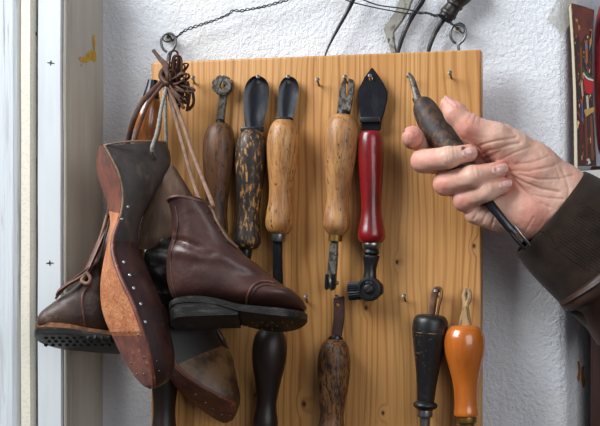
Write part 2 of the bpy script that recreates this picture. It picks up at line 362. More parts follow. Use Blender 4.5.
# window frame at the side: moulded casing in front of the wall, sash beyond it
FY = -.035
def X(px, off): return P(px, 213, off).x
def extr(profile, m, name, label):
    """closed XY outline run from top to bottom, finely cut so that the paint can wave a little"""
    rows = 40; V, F = [], []; k = len(profile)
    for j in range(rows+1):
        z = ZL+(ZT-ZL)*j/rows
        for x, y in profile:
            w = mnoise.noise(Vector((x*60, y*60, z*9)))*.0005; V.append(Vector((x+w, y+w, z)))
    for j in range(rows):
        for i in range(k): F.append((j*k+i, j*k+(i+1) % k, (j+1)*k+(i+1) % k, (j+1)*k+i))
    F.append(tuple(range(k))[::-1]); F.append(tuple(rows*k+i for i in range(k)))
    o = mesh(name, (V, F), m, sharp=25); return tag(o, label, 'window frame', kind='structure')
fo = -FY
x62, x38, x64, x68 = X(62, fo), X(38, fo), X(63.5, fo), X(67.5, fo)
casing = extr([(x38, FY), (x38+.001, FY-.0015), (x62-.001, FY-.0015), (x62, FY), (x62, WY+.01), (x38, WY+.01)], white_paint, 'trim_1', 'smooth white painted window casing board with two slotted screws')
xj0 = x62+.0006; xj1 = X(104, -WY)
jamb = extr([(xj0, FY+.002), (xj0+.002, FY), (xj0+.0035, FY+.001), (xj0+.0042, FY+.004), (xj0+.0042, FY+.008), (xj0+.0058, FY+.010), (xj0+.0066, FY+.014), (xj1-.001, WY-.002), (xj1, WY+.012), (xj0, WY+.012)], jamb_paint, 'trim_2', 'greyish painted jamb side with flaked yellow paint beside the wall')
jt = bvh(jamb)
for poly in ([(92, 36), (94.5, 35), (95, 47), (93.5, 51), (92.5, 44)], [(88, 52), (94, 50), (96, 57), (95, 62), (90, 60), (86, 63), (80, 61), (78.5, 57), (84, 57)], [(80, 65), (81.5, 64), (81, 67)]):
    stain('paint_flake', poly, yellow_flake, jt, jamb)
groove = extr([(X(30.5, fo-.012), FY+.012), (x38+.0004, FY+.012), (x38+.0004, WY), (X(30.5, fo-.012), WY)], grey_groove, 'trim_3', 'narrow grey recessed groove between casing board and cream seal')
seal = extr([(X(20, fo), FY+.003), (X(21, fo), FY), (X(30, fo), FY), (X(31, fo), FY+.003), (X(31, fo), FY+.03), (X(20, fo), FY+.03)], cream_seal, 'trim_4', 'cream coloured sealing strip on the window sash')
gap = extr([(X(16.5, fo-.015), FY+.016), (X(21, fo-.015), FY+.016), (X(21, fo-.015), WY), (X(16.5, fo-.015), WY)], dark_gap, 'trim_5', 'dark gap beside the cream sealing strip')
sash = extr([(X(-60, fo), FY), (X(13, fo), FY-.001), (X(16.5, fo), FY+.001), (X(18, fo), FY+.006), (X(18, fo), WY), (X(-60, fo), WY)], old_paint, 'window_1', 'old white window sash with streaked peeling paint')
for (px, py, a) in ((51, 63, .1), (50, 263, -.05)):
    arms = []
    for b_, L_ in ((0, 3.6), (math.pi/2, 2.6)):
        arms.append(plate([(px+math.cos(a+b_)*L_*i-math.sin(a+b_)*.55*j, py+math.sin(a+b_)*L_*i+math.cos(a+b_)*.55*j) for i, j in ((-1, -.6), (0, -1.2), (1, -.6), (1, .6), (0, 1.2), (-1, .6))], fo+.0012, .0008))
    mesh('screw', merge(*arms), mark_dark, casing)
mesh('screw', lathe(P(34, 34, fo-.0125), P(34, 34, fo-.0095), [(0, 3.2), (.7, 3.2), (1, 2)], .001, 12, 1), mark_dark, groove)
# door post at the far side of the splay
dp = mesh('door_1', box(P(590.5, 380, -.05).x, P(660, 380, -.05).x, .05, .16, ZL, P(0, 176, -.05).z, .002), door_brown); tag(dp, 'dark brown wooden door post beyond the plaster wall edge', 'door frame', kind='structure')

# ------------------------------------------------------------------ the board
xL, xR = P(151, 213).x, P(481, 213).x
zT = (P(151, 61.5).z+P(479.5, 50).z)/2
kpx = [(397, 262, .0016), (366, 308, .0018), (304, 404, .0022), (383, 413, .0016), (474, 246, .0016), (336, 255, .0008), (470, 390, .0016), (256, 395, .0016)]
brd = thing('tool_board', ((xL+xR)/2, .009, zT), 'pine board with vertical grain hung on wire, carrying the old tools', 'board')
pm = pine('pine', brd.location, [(P(a, b).x-brd.location.x, P(a, b).z-brd.location.z, r) for a, b, r in kpx])
mesh('board_panel', box(xL, xR, 0, .018, ZL+.01, zT, .0022, 3), pm, brd)
def nail(px, py, parent, L=.012, r=.0011, dx=-1.5, dy=-6, off0=-.004):
    A = P(px+.8, py+4, off0); s = .001; B = P(px+dx*.7, py+dy*.6, L)
    d = (B-A).length
    return mesh('nail', lathe(A, B, [(0, 1.0), (.55, 1.0), (.9, 1.0), (.93, 1.0), (.931, 1.9), (.99, 1.9), (1, 1.5)], r, 12, 1), nail_m, parent)
for (px, py) in ((318.5, 83), (451, 76), (405, 299), (194, 81), (225, 86), (259, 80), (289, 80), (346, 80), (371, 79), (410, 78), (337.5, 300), (437, 294), (467, 295), (307, 300), (372, 258)):
    if (px, py) != (372, 258): nail(px, py, brd, .0135 if py < 95 else .011)
# eyes on the back of the board and the wall screws they hang from
for (px, py, r, sx, sy) in ((168.5, 41.5, 8.4, 167.8, 66), (458, 33, 8.4, 459, 58)):
    o_ = -.026; s = S(px, py, o_); cc = P(px, py, o_)
    ring = [cc+Vector((math.sin(a)*r*s*.92, 0, -math.cos(a)*r*s*(1.25 if math.cos(a) > 0 else 1.0))) for a in [math.radians(18+k*(330/15)) for k in range(16)]]
    st = [P(sx, sy, o_), P(sx, sy-7, o_), P(px+.3, py+r*1.5, o_)]
    mesh('hanging_eye', tube(st+ring, .0014, 10, 4), eye_m, brd)
    w = thing('wall_screw', P(px, py-4, -WY+.006), 'white plugged wall screw inside the hanging eye ' + ('next to the window frame' if px < 300 else 'above the hand'), 'screw', 'wall screws holding the board')
    mesh('plug', lathe(P(px-.5, py-4.5, -WY-.006), P(px-.5, py-4.5, -WY+.014), [(0, 4.2), (.8, 4.2), (.95, 4.0), (1, 3.2)], .001, 16, 1), plug_white, w)
    mesh('screw_head', lathe(P(px-.5, py-4.5, -WY+.012), P(px-.5, py-4.5, -WY+.0165), [(0, 1.7), (.8, 1.7), (1, 1.1)], .001, 12, 1), mark_dark, w)
# twisted wire
def helix(path, r, turns, ph, n=160):
    a = cr(path, 30); ds = np.r_[0, np.cumsum(np.linalg.norm(np.diff(a, axis=0), axis=1))]; out = []
    for k in range(n+1):
        t = ds[-1]*k/n; p = Vector([np.interp(t, ds, a[:, i]) for i in range(3)]); q = Vector([np.interp(min(t+.002, ds[-1]), ds, a[:, i]) for i in range(3)])
        tg = (q-p).normalized() if (q-p).length > 1e-7 else RT; u = tg.cross(FW).normalized(); v = tg.cross(u)
        wob = 1+.6*mnoise.noise(p*60)
        an = ph+turns*2*math.pi*k/n; out.append(p+(u*math.cos(an)+v*math.sin(an))*r*wob)
    return out
hw = thing('hanging_wire', P(250, 10, -.03), 'thin twisted dark wire running up from both hanging eyes', 'wire')
pth = [(172, 41), (178, 36), (186, 30), (200, 25), (215, 20), (228, 14.5), (233, 10.5), (240, 11), (248, 9.5), (262, 7), (280, 2), (296, -3), (312, -8), (330, -10)]
for k in range(2): mesh('wire_strand', tube(helix([P(a, b, -.031) for a, b in pth], .0009, 15, k*math.pi), .00062, 6, 1), wire_m, hw)
loop_l = [P(172, 41, -.031), P(170, 36, -.03), P(165, 34, -.03), P(163, 39, -.03), P(167, 42, -.031), P(174, 39.5, -.031)]
mesh('wire_loop', tube(loop_l, .0008, 6, 5), wire_m, hw)
for pts in ([(330, -10), (340, -3), (352, 2), (372, 7), (390, 10.5), (408, 13.5), (422, 13.2)], [(330, -10), (358, -2), (378, 5), (398, 7.8), (410, 10), (422, 12.6)]):
    mesh('wire_strand', tube([P(a, b, -.0205) for a, b in pts], .0007, 6, 5), wire_m, hw)
pth = [(420, 13), (428, 13), (434, 15.5), (440, 15), (446, 18), (452, 24), (456, 27)]
for k in range(2): mesh('wire_strand', tube(helix([P(a, b, -.0205-.0008*max(0, a-430)/4) for a, b in pth], .001, 7, k*math.pi, 60), .0007, 6, 1), wire_m, hw)
mesh('wire_loop', tube([P(a, b, -.027) for a, b in ((455, 26), (460, 23), (465, 27), (463, 33), (459, 30))], .0008, 6, 5), wire_m, hw)

# things hung behind the board's top edge
t = thing('scratch_awl', P(340, 20, -.03), 'long thin black spike slanting behind the board top', 'spike')
mesh('spike', tube([P(a, b, -.029) for a, b in ((358, -12), (353, 0), (346, 14), (336, 32), (328, 48), (323, 62))], [.0026, .0024, .002, .0016, .0011, .0007], 10, 4), black_iron, t)
t = thing('bent_bar', P(395, 20, -.03), 'bent flat metal bar with chipped grey paint behind the board', 'metal bar')
mesh('bar', plate([(404, -12), (400.6, 0), (395, 13), (386, 26), (384.3, 30), (387, 38), (391, 51), (394, 66), (400, 66), (397, 51), (395, 38), (394.8, 33), (403, 22), (410, 10), (413.5, 0), (417, -12)], -.036, .005, bev=.0012), chip_paint, t)
t = thing('curved_rod', P(405, 20, -.03), 'slim curved dark rod beside the chipped grey bar', 'rod')
mesh('rod', tube([P(a, b, -.0265) for a, b in ((426, -14), (422.5, 0), (416, 10), (409, 22), (403, 36), (398.5, 50), (395, 66))], [.0032, .003, .0028, .0025, .0023, .002, .0016], 10, 4), iron, t)
t = thing('hook_awl', P(450, 10, -.03), 'brown handled awl with curved steel blade above the board corner', 'awl')
A, B = P(472, -20, -.031), P(443.5, 20.5, -.031)
mesh('handle', lathe(A, B, [(0, 9), (.2, 11), (.4, 10.5), (.55, 8.2), (.58, 8.8), (.63, 8.8), (.66, 7.6), (.78, 8.2), (.80, 8.8), (.86, 8.8), (.88, 7.2)], .001, 24, 4), wood_dark, t)
mesh('ferrule', lathe(A.lerp(B, .86), B, [(0, 7.4), (.1, 7.6), (.6, 7.4), (.9, 6.6), (1, 4)], .001, 20, 3), iron, t)
mesh('blade', tube([P(a, b, -.031) for a, b in ((447, 15), (441, 23), (435, 33), (430.5, 44), (428, 54), (427, 68))], [.0026, .0026, .0024, .0022, .002, .0016], 10, 4), iron, t)

# ------------------------------------------------------------------ tools on the board
def axis_pts(a, b, off): return P(a[0], a[1], off), P(b[0], b[1], off)
def handle(parent, a, b, prof, off, m, name='handle', n=32, sub=6):
    A, B = axis_pts(a, b, off); return mesh(name, lathe(A, B, prof, S((a[0]+b[0])/2, (a[1]+b[1])/2, off), n, sub), m, parent)
OFF = .0185
# 1 knurled wheel tool
t = thing('stitch_wheel_tool', P(220, 160, OFF), 'brown handled tool ending in a notched round iron head', 'leather tool', 'tools hung on the upper row')
ann = []
k = 40
for i in range(k):
    a = 2*math.pi*i/k; r = 10.2 if (i % 5) else 8.6; ann.append((224.3+r*math.cos(a), 86.3+r*math.sin(a)))
mesh('wheel_head', merge(plate(ann, .004, .009, [circ(224.3, 86.3, 3.4)], bev=.0007), plate(circ(224.3, 86.3, 7.2, 28), .0128, .0016, [circ(224.3, 86.3, 4.3)], bev=.0005)), worn_iron, t)
mesh('shank', plate([(220.5, 95), (227.8, 95.5), (224.5, 124), (217, 124)], .006, .004, bev=.0008), worn_iron, t)
mesh('ferrule', lathe(P(220.4, 120.5, .008), P(219.8, 125.5, .010), [(0, 4.2), (.15, 4.8), (.85, 4.8), (1, 4.2)], .00102, 18, 1), black_iron, t)
handle(t, (220, 122.5), (215, 245), [(0, 4), (.008, 8), (.05, 12.5), (.13, 15.3), (.24, 16.2), (.38, 15), (.55, 12.3), (.72, 11), (.85, 12.2), (.94, 12), (.99, 8), (1, 4)], OFF, wood_brown)
# 2 broad black blade
def dish_blade(rows, off, th, dish, n=10):
    """hollow-ground blade: rows (y, left, right); its middle lies dish deeper than its edges"""
    rs = []
    for y, a, b in cr(rows, 5):
        f_ = [P(a+(b-a)*k/n, y, off+th-dish*(1-(2*k/n-1)**2)) for k in range(n+1)]
        g_ = [P(a+(b-a)*k/n, y, off-dish*(1-(2*k/n-1)**2)) for k in range(n, -1, -1)]
        rs.append(f_+g_)
    return loft(rs)
def hole_blade(t, out, hole, collar, m, off=.006, dish=0.0, rows=None):
    if rows:
        mesh('blade', dish_blade(rows, off, .0018, dish), m, t)
        mesh('hanging_hole', plate(circ(hole[0], hole[1]+1.5, 2.1, 12)+[], off+.0018-dish*.9, .0004), mark_dark, t)
    else: mesh('blade', plate(out, off, .0022, [circ(hole[0], hole[1], hole[2], 12)] + ([circ(hole[0]+.6, hole[1]+6, 1.6, 8)] if hole[2] < 3 else []), bev=.0006, curve=dish), m, t)
    (x0, y0), (x1, y1) = collar
    cxp = (x0+x1)/2
    mesh('collar', box(P(x0, y0, off).x, P(x1, y0, off).x, -off-.006, -off+.002, P(x0, y1, off).z, P(x0, y0, off).z, .0009), black_iron, t)
t = thing('edge_slicker', P(250, 160, OFF), 'tool with broad black rounded blade and black worn flaking handle', 'leather tool', 'tools hung on the upper row')
out = [(246, 131), (244.2, 118), (243.4, 105), (244, 92), (246.5, 83), (251, 77.5), (257, 75.6), (263.5, 77.5), (268, 83.5), (269.2, 91), (268, 105), (264.5, 119), (262.5, 131)]
hole_blade(t, cr(out, 3).tolist(), (258.8, 80.5, 2.2), ((242, 127.5), (263.5, 132.5)), black_iron, .008, .0035, [(131, 246, 262.5), (118, 244.2, 264.7), (105, 243.4, 268), (92, 244, 269.2), (83.5, 246.3, 268), (79, 249.6, 265), (76.6, 253, 261.5), (75.7, 256, 258.5)])
handle(t, (252, 129.5), (246.5, 250), [(0, 5), (.008, 8), (.05, 12.6), (.13, 15.2), (.24, 15.6), (.4, 14.2), (.58, 12.2), (.7, 11.5), (.82, 12.6), (.92, 14.2), (.97, 12), (.995, 7), (1, 3)], OFF, wood_black)
handle(t, (246, 248), (245, 268), [(0, 6), (.3, 6), (.6, 5), (1, 3)], OFF, black_iron, 'tang')
# 3 slim black blade
t = thing('flat_scraper', P(282, 170, OFF), 'tool with slim black blade, light scratched wooden handle and steel ferrule', 'leather tool', 'tools hung on the upper row')
out = [(278.2, 121), (277.6, 108), (278, 95), (279.5, 85), (283, 78.5), (289, 76.2), (295, 78.5), (298.6, 85.5), (298.6, 93), (296.5, 105), (292.5, 121)]
hole_blade(t, cr(out, 3).tolist(), (289, 80.5, 2.2), ((277.5, 117.5), (291, 121.5)), black_iron, .008, .0028, [(121, 278.2, 292.5), (108, 277.6, 295.8), (95, 278, 298.4), (86, 279.3, 298.6), (80.5, 281.8, 296.6), (77.4, 285, 293.2), (76.2, 288, 290)])
handle(t, (284, 119.5), (279, 235), [(0, 5), (.008, 8.5), (.06, 13), (.16, 15.8), (.27, 16), (.42, 14.4), (.58, 12), (.7, 12), (.8, 13.4), (.9, 14.2), (.96, 12), (.99, 8), (1, 5)], OFF, wood_light)
mesh('ferrule', lathe(P(278.6, 230, OFF), P(278.2, 241.5, OFF), [(0, 7.3), (.1, 7.6), (.85, 7.3), (.99, 6.8), (1, 4)], .00101, 22, 1), steel, t)
mesh('lower_blade', plate([(273.8, 240), (283.2, 240), (283, 262), (284, 290), (278, 296), (274, 285)], .015, .005, bev=.0012), black_iron, t)
# 4 forked top with small wheel
t = thing('pricking_wheel', P(338, 170, OFF), 'tool with forked iron top, pale handle, brass ferrule and small wheel', 'leather tool', 'tools hung on the upper row')
out = [(337, 115.5), (338.5, 104), (340, 92), (341.5, 85), (345.2, 77.5), (346, 84), (346.2, 94), (347.3, 97.5), (348.5, 93), (349, 86), (349, 78.5), (353.5, 80), (355, 84), (354, 93), (352.5, 104), (350, 115.5)]
mesh('forked_blade', plate(out, .006, .0035, bev=.0006), worn_iron, t)
mesh('collar', lathe(P(343.4, 112.5, .0075), P(343.2, 117, .0095), [(0, 6), (.15, 6.8), (.85, 6.8), (1, 6)], .001, 18, 1), iron, t)
handle(t, (342.5, 114), (336, 236), [(0, 5), (.008, 8.5), (.05, 13.2), (.13, 16.4), (.23, 17.2), (.38, 15.8), (.55, 12.8), (.68, 11.2), (.78, 11.8), (.87, 13.6), (.93, 13), (.98, 8.5), (1, 5)], OFF, wood_light2)
mesh('ferrule', lathe(P(335.6, 234, OFF), P(335.2, 241.5, OFF), [(0, 6.0), (.08, 6.9), (.92, 6.7), (1, 6.0)], .00101, 22, 1), brass, t)
mesh('shank', plate([(331.4, 241), (338.8, 241), (338.4, 258), (337.4, 272), (336.6, 277), (327.8, 277), (329, 262)], .015, .006, bev=.001), worn_iron, t)
for xx in (328.6, 335.2):
    mesh('fork_cheek', plate([(xx-1.5, 274), (xx+1.9, 274), (xx+1.2, 287), (xx-.6, 290.5), (xx-2.4, 287)], .0135, .009, bev=.0008), iron, t)
wc = P(331.6, 281.5, .018)
mesh('wheel', lathe(wc+Vector((-.0014, 0, 0)), wc+Vector((.0014, 0, 0)), [(0, 3), (.05, 8.6), (.5, 9.4), (.95, 8.6), (1, 3)], .001, 26, 1), steel, t)
mesh('axle', lathe(P(324.8, 283, .018), P(338.6, 283, .018), [(0, 1.4), (.08, 2), (.92, 2), (1, 1.4)], .001, 12, 1), worn_iron, t)
# 5 red handle with spear blade and rollers
t = thing('creasing_tool', P(370, 180, OFF), 'red painted handle with black spear blade above and wheels below', 'leather tool', 'tools hung on the upper row')
out = [(362, 131), (361.8, 120), (359.6, 108), (358.4, 97), (359.5, 88.5), (365, 77.5), (372.4, 67.5), (376.5, 72.5), (383, 82), (388, 92), (387.6, 100), (384.5, 113), (382, 121), (380.8, 131)]
mesh('spear_blade', plate(out, .007, .003, [circ(371.2, 78.8, 2.2, 12)], bev=.0008), black_iron, t)
mesh('collar', box(P(361, 128, .007).x, P(381.6, 128, .007).x, -.0155, -.006, P(0, 132.5, .007).z, P(0, 127.5, .007).z, .0009), iron, t)
handle(t, (370.6, 131), (371.8, 244), [(0, 7), (.008, 9.5), (.05, 11.5), (.15, 12.8), (.3, 12.6), (.48, 11.2), (.62, 10.2), (.72, 10.2), (.82, 12), (.91, 14), (.96, 13), (.99, 10), (1, 6)], OFF, paint_red)
mesh('ferrule', lathe(P(371.7, 241.5, OFF), P(371.6, 249, OFF), [(0, 8), (.15, 9.2), (.8, 8.8), (1, 6.5)], .00101, 24, 2), steel, t)
mesh('shank', lathe(P(371.5, 247, OFF), P(369.5, 286, OFF), [(0, 5), (.1, 7.5), (.16, 7.8), (.2, 6.2), (.22, 8), (.27, 8.2), (.4, 7), (.6, 6), (.8, 6.6), (.95, 7.5), (1, 6)], .00101, 22, 3), iron, t)
wc = P(369.8, 289, OFF)
w = mesh('wheel', lathe(wc+Vector((0, .006, 0)), wc+Vector((0, -.0075, 0)), [(0, 9), (.04, 11.6), (.9, 11.8), (.97, 11.2), (1, 9.8), (1.0001, 8.4), (.9, 7.9), (.9, 4.9), (1.0, 4.5), (1.04, 3.6), (1.04, .4)], .00101, 32, 1), iron, t)
mesh('screw_slot', plate([(366.6, 291), (372, 286.2), (373, 287.2), (367.6, 292)], OFF+.0079, .0006), mark_dark, w)
kn = []
r0, r1 = P(348.6, 291.5, OFF), P(361, 290.5, OFF); ax = (r1-r0).normalized(); u_ = ax.cross(FW).normalized(); v_ = ax.cross(u_)
for tt, rr in ((0, 7), (.04, 8.8), (.96, 8.8), (1, 7)):
    kn.append([r0.lerp(r1, tt)+(u_*math.cos(a)+v_*math.sin(a))*(rr-(.9 if i % 2 else 0))*.00101 for i, a in enumerate([2*math.pi*q/44 for q in range(44)])])
mesh('knurled_roller', loft(kn), black_iron, t, sharp=20)
mesh('side_boss', lathe(P(378, 289, OFF), P(383, 288.5, OFF), [(0, 6), (.7, 6), (1, 4)], .001, 18, 1), iron, t)
# 7 dark handle low, partly behind the boot
t = thing('dark_awl', P(270, 380, .02), 'dark brown bottle shaped handle in the shade under the boot toe', 'leather tool', 'tools hung on the lower row')
handle(t, (271, 326), (265, 428), [(0, 6), (.02, 10), (.1, 15.2), (.22, 17.4), (.36, 16.6), (.55, 13), (.72, 10.4), (.82, 10.6), (.92, 12.4), (1, 12.8)], .02, wood_dark)
handle(t, (271.5, 300), (271, 328), [(0, 5), (1, 6)], .016, black_iron, 'shank')
# 8 leather strapped worn handle
t = thing('strapped_handle_tool', P(334, 380, .02), 'worn brown blackened handle hung by a dark flat leather tab', 'leather tool', 'tools hung on the lower row')
mesh('hanging_tab', plate([(331.5, 340), (334, 318), (334.2, 297.5), (344.6, 296.2), (344.8, 318), (341.5, 340)], .008, .003, [circ(338.3, 304.5, 1.8, 10)], bev=.0006), leather_tag, t)
mesh('collar', lathe(P(335.8, 337.5, .011), P(335.6, 342, .013), [(0, 6.5), (.2, 7.4), (.8, 7.4), (1, 6.8)], .001, 20, 1), black_iron, t)
handle(t, (335, 339.5), (331, 432), [(0, 6), (.01, 9), (.07, 13.4), (.2, 16.2), (.35, 16.4), (.55, 15), (.72, 13), (.82, 12), (.9, 12.6), (1, 14.5)], .0195, wood_worn)
# 9 black handle
t = thing('black_handled_awl', P(430, 360, .02), 'matt black tapering awl handle hung by a leather loop', 'awl', 'tools hung on the lower row')
mesh('hanging_loop', merge(tube([P(a, b, o) for a, b, o in ((431, 318, .012), (433, 304, .010), (434.5, 294, .009), (437, 289.5, .009), (441, 290, .011), (441.5, 296, .013), (439, 306, .015), (437, 318, .016))], .0034, 8, 5, flat=.4)), leather_strap, t)
blk = handle(t, (431, 314.5), (425, 411), [(0, 8), (.01, 13), (.05, 16.6), (.12, 17.8), (.2, 17.6), (.35, 15.4), (.55, 12.2), (.75, 9.8), (.88, 8.8), (.9, 8.8), (.915, 11), (.94, 12.4), (.965, 11), (.985, 8), (1, 7)], .0205, paint_black)
A, B = axis_pts((431, 314.5), (425, 411), .0205); A2, B2 = A.lerp(B, .15), A.lerp(B, .19)
mesh('bare_band', lathe(A2, B2, [(0, 17.72), (1, 17.66)], S(430, 330, .0205)*1.006, 32, 3), bare_band, t)
handle(t, (425.2, 409), (424, 440), [(0, 7.4), (.1, 7.6), (.25, 7.4), (.3, 5.4), (1, 5)], .0205, steel, 'shank')
# 10 orange handle
t = thing('orange_handled_awl', P(465, 370, .02), 'glossy orange lacquered bulbous awl handle hung by twisted raffia', 'awl', 'tools hung on the lower row')
mesh('hanging_loop', merge(tube([P(a, b, o) for a, b, o in ((460, 330, .016), (463, 316, .014), (465, 303, .012), (464, 295, .010), (466.5, 289.5, .009), (469.5, 293, .010), (469, 300, .012), (466.5, 306, .014), (468, 318, .016), (470, 330, .017))], .0024, 8, 5), plate([(457, 328), (462, 318), (464.5, 306), (467, 306), (468, 317), (471.5, 328)], .017, .003, bev=.0006)), raffia, t)
handle(t, (464, 325), (466.5, 417), [(0, 8), (.008, 12), (.04, 16.5), (.12, 19.8), (.22, 20.6), (.33, 19.4), (.48, 15.8), (.62, 13), (.76, 11.8), (.88, 11.8), (.95, 12.6), (.985, 12), (1, 9)], .0225, paint_orange)
handle(t, (466.6, 415), (467.5, 440), [(0, 9.4), (.1, 10), (.3, 9.6), (.36, 7.8), (1, 7.4)], .0225, brass, 'ferrule')
# glossy brown handle behind the laces, dark handle below the boots
t = thing('brown_lacquered_tool', P(147, 115, .03), 'glossy chestnut handle partly hidden behind the lace bundle', 'leather tool')
handle(t, (153, 80), (151, 100), [(0, 5), (.3, 6), (.7, 8), (1, 9)], .024, black_iron, 'ferrule')
handle(t, (151, 96), (143, 172), [(0, 6), (.02, 8.5), (.12, 11.5), (.28, 13.6), (.45, 13.2), (.7, 10.5), (1, 9)], .024, lacquer_brown)
t = thing('long_dark_tool', P(165, 390, .02), 'blackish glossy handle hanging low below the upright shoe last', 'leather tool')
handle(t, (166, 318), (164, 435), [(0, 9), (.06, 13), (.25, 14.5), (.5, 14), (.7, 11.5), (.82, 11), (.95, 12.5), (1, 13)], .02, wood_dark)

# ------------------------------------------------------------------ shoe lasts
def last_ring(fr, E, Fp, T, w, phi, zc=0.0, n=22, pw_=2.3):
    """flat sole edge E (towards us) - F (away), rounded back up to T"""
    E, Fp, T = (np.array(x, float) for x in (E, Fp, T)); m = (E+Fp)/2
    dT = np.linalg.norm(T-m); tz = zc-dT*math.tan(phi)
    z1, z0 = zc+w*math.cos(phi), zc-w*math.cos(phi)
    pts = []
    e3 = np.array(fr.j(E[0], E[1], z1)); f3 = np.array(fr.j(Fp[0], Fp[1], z0)); t3 = np.array(fr.j(T[0], T[1], tz)); m3 = (e3+f3)/2
    for k in range(5): pts.append(f3+(e3-f3)*k/5)
    for k in range(n+1):
        a = math.pi*k/n                     # 0 at E .. pi at F, T at pi/2
        cu, su = abs(math.cos(a))**(2/pw_)*(1 if math.cos(a) >= 0 else -1), math.sin(a)**(2/pw_)
        pts.append(m3+(e3-m3)*cu+(t3-m3)*su)
    return [fr(*p) for p in pts[:-1]]
def interp_st(st, sub): return cr([list(E)+list(F_)+list(T)+[w, z] for E, F_, T, w, z in st], sub)
PHI = math.radians(27)
f1 = Frame(135, 250, .088)
st1 = [((104, 145.5), (102, 146), (166, 141.5), 22, -4), ((105, 147), (100.5, 148), (166.5, 143), 24, -4), ((112, 160), (98, 162), (170, 158), 28, -2), ((119, 175), (99, 174), (166, 175), 29, 0), ((122, 190), (103, 187), (155, 191), 27, 2),
       ((122, 205), (108, 202), (147, 205), 24, 6), ((118.5, 222), (112, 221), (140, 222), 22, 12), ((112.3, 241), (109, 244), (138, 243), 24, 20), ((114, 258), (105, 263), (143, 259), 27, 28),
       ((120, 277), (102.3, 284), (148, 275), 30, 36), ((131, 300), (103, 304), (157.5, 302), 33, 42), ((138, 318), (107, 320), (162, 318), 34, 46), ((144, 336), (114, 336), (167, 336), 33, 50), ((149, 354), (122.5, 354), (171, 354), 30, 52),
       ((152, 371), (134, 373), (172, 369), 24, 54), ((153.5, 382), (143, 384), (168.5, 380), 15, 55), ((153, 388.5), (150, 389.5), (160, 386.5), 6, 55)]
last1 = thing('shoe_last', f1(135, 250), 'tall leather covered shoe last hung heel up, tan worn sole turned outward', 'shoe last', 'old shoe lasts hanging on cord')
iv = interp_st(st1, 4)
rings = [last_ring(f1, r[0:2], r[2:4], r[4:6], r[6], PHI, r[7]) for r in iv]
cut = 7*4; cut2 = 11*4+2
body1 = mesh('heel_block', loft(rings[:cut+1]), last_grey, last1)
fore1 = mesh('forepart', loft(rings[cut:cut2+1]), last_toe, last1)
toe1 = mesh('toe_piece', loft(rings[cut2:]), last_tan_side if False else last_toe, last1)
def sole_strip(fr, iv, i0, i1, w0, th, phi, grow=1.0):
    """leather slab laid along the flat of the last"""
    rs = []
    for r in iv[i0:i1+1]:
        E, F_ = np.array(r[0:2]), np.array(r[2:4]); w = r[6]
        e3 = np.array(fr.j(E[0], E[1], w*math.cos(phi)+r[7])); f3 = np.array(fr.j(F_[0], F_[1], -w*math.cos(phi)+r[7]))
        m3 = (e3+f3)/2; e3 = m3+(e3-m3)*grow; f3 = m3+(f3-m3)*grow
        T = np.array(r[4:6]); d2 = T-m3[:2]; d2 = d2/np.linalg.norm(d2)
        nn = -np.array([d2[0]*math.cos(phi), d2[1]*math.cos(phi), -math.sin(phi)])
        ring = [f3+nn*th, f3*.75+e3*.25+nn*th*1.15, (f3+e3)/2+nn*th*1.2, f3*.25+e3*.75+nn*th*1.15, e3+nn*th, e3-nn*.6, f3-nn*.6]
        rs.append([fr(*q) for q in ring])
    return loft(rs)
mesh('heel_leather', sole_strip(f1, iv, 1, 5*4+2, 0, 1.6, PHI), heel_red, last1, label='reddish heel leather of the last')
sl1 = mesh('sole_tan', sole_strip(f1, iv, 5*4+2, 12*4, 0, 2.0, PHI), sole_tan, last1, label='scuffed tan sole leather')
sl1b = mesh('sole_toe', sole_strip(f1, iv, 12*4-1, 16*4-1, 0, 2.0, PHI), sole_red, last1, label='smoother reddish sole leather at the toe')
# welt line along the near edge of the sole
e = [f1.at(r[0]+.2, r[1], r[6]*math.cos(PHI)+.4+r[7]) for r in iv[6*4:16*4:3]]
mesh('sole_edge', tube(e, .0021, 8, 2), sole_red, last1)
# wedge block of the cone
def ring_ab(fr, a, b, w, zc=0.0, n=20, p=2.4, tilt=0.0, za=0.0, zb=0.0):
    """ring through pixel points a and b, w deep either way, superelliptic"""
    a, b = np.array(fr.j(a[0], a[1], zc+za)[:2]), np.array(fr.j(b[0], b[1], zc+zb)[:2]); m = (a+b)/2; h = (b-a)/2; out = []
    for k in range(n):
        t_ = 2*math.pi*k/n; cu, su = math.cos(t_), math.sin(t_)
        cu = abs(cu)**(2/p)*(1 if cu >= 0 else -1); su = abs(su)**(2/p)*(1 if su >= 0 else -1)
        q = m+h*cu; z = zc+w*su+(za*(1-cu)/2+zb*(1+cu)/2)
        out.append(fr(q[0], q[1]-tilt*w*su, z))
    return out
def loft_ab(fr, st, sub=5, **kw):
    """stations ((ax,ay),(bx,by),w,z)"""
    arr = cr([list(a)+list(b)+[w, z] for a, b, w, z in st], sub)
    return loft([ring_ab(fr, r[0:2], r[2:4], max(r[4], .2), r[5], **kw) for r in arr])
mesh('wedge_block', loft_ab(f1, [((171, 166), (174.5, 166.5), 12, -22), ((165, 175), (181, 177), 17, -22), ((156.5, 188), (190, 191), 18, -22), ((148.5, 204), (198, 206), 18, -22), ((141, 223), (196, 224), 18, -20), ((138.5, 240), (178, 238), 17, -18), ((139, 249), (152, 250), 12, -16)], 5, p=4, n=24), last_wood, last1, label='bare brown wooden wedge of the last')
rim = M('worn_rim', c(132, 108, 84), .6, 0, [(c(84, 70, 60), (160, 160, 160), .42, .6, .8)])
mesh('worn_rim', tube([f1.at(a, b, z) for a, b, z in ((103.5, 145.6, 14), (112, 143.6, 15), (130, 141.6, 12), (150, 141.2, 2), (165, 142, -14))], .0011, 8, 4), rim, last1)
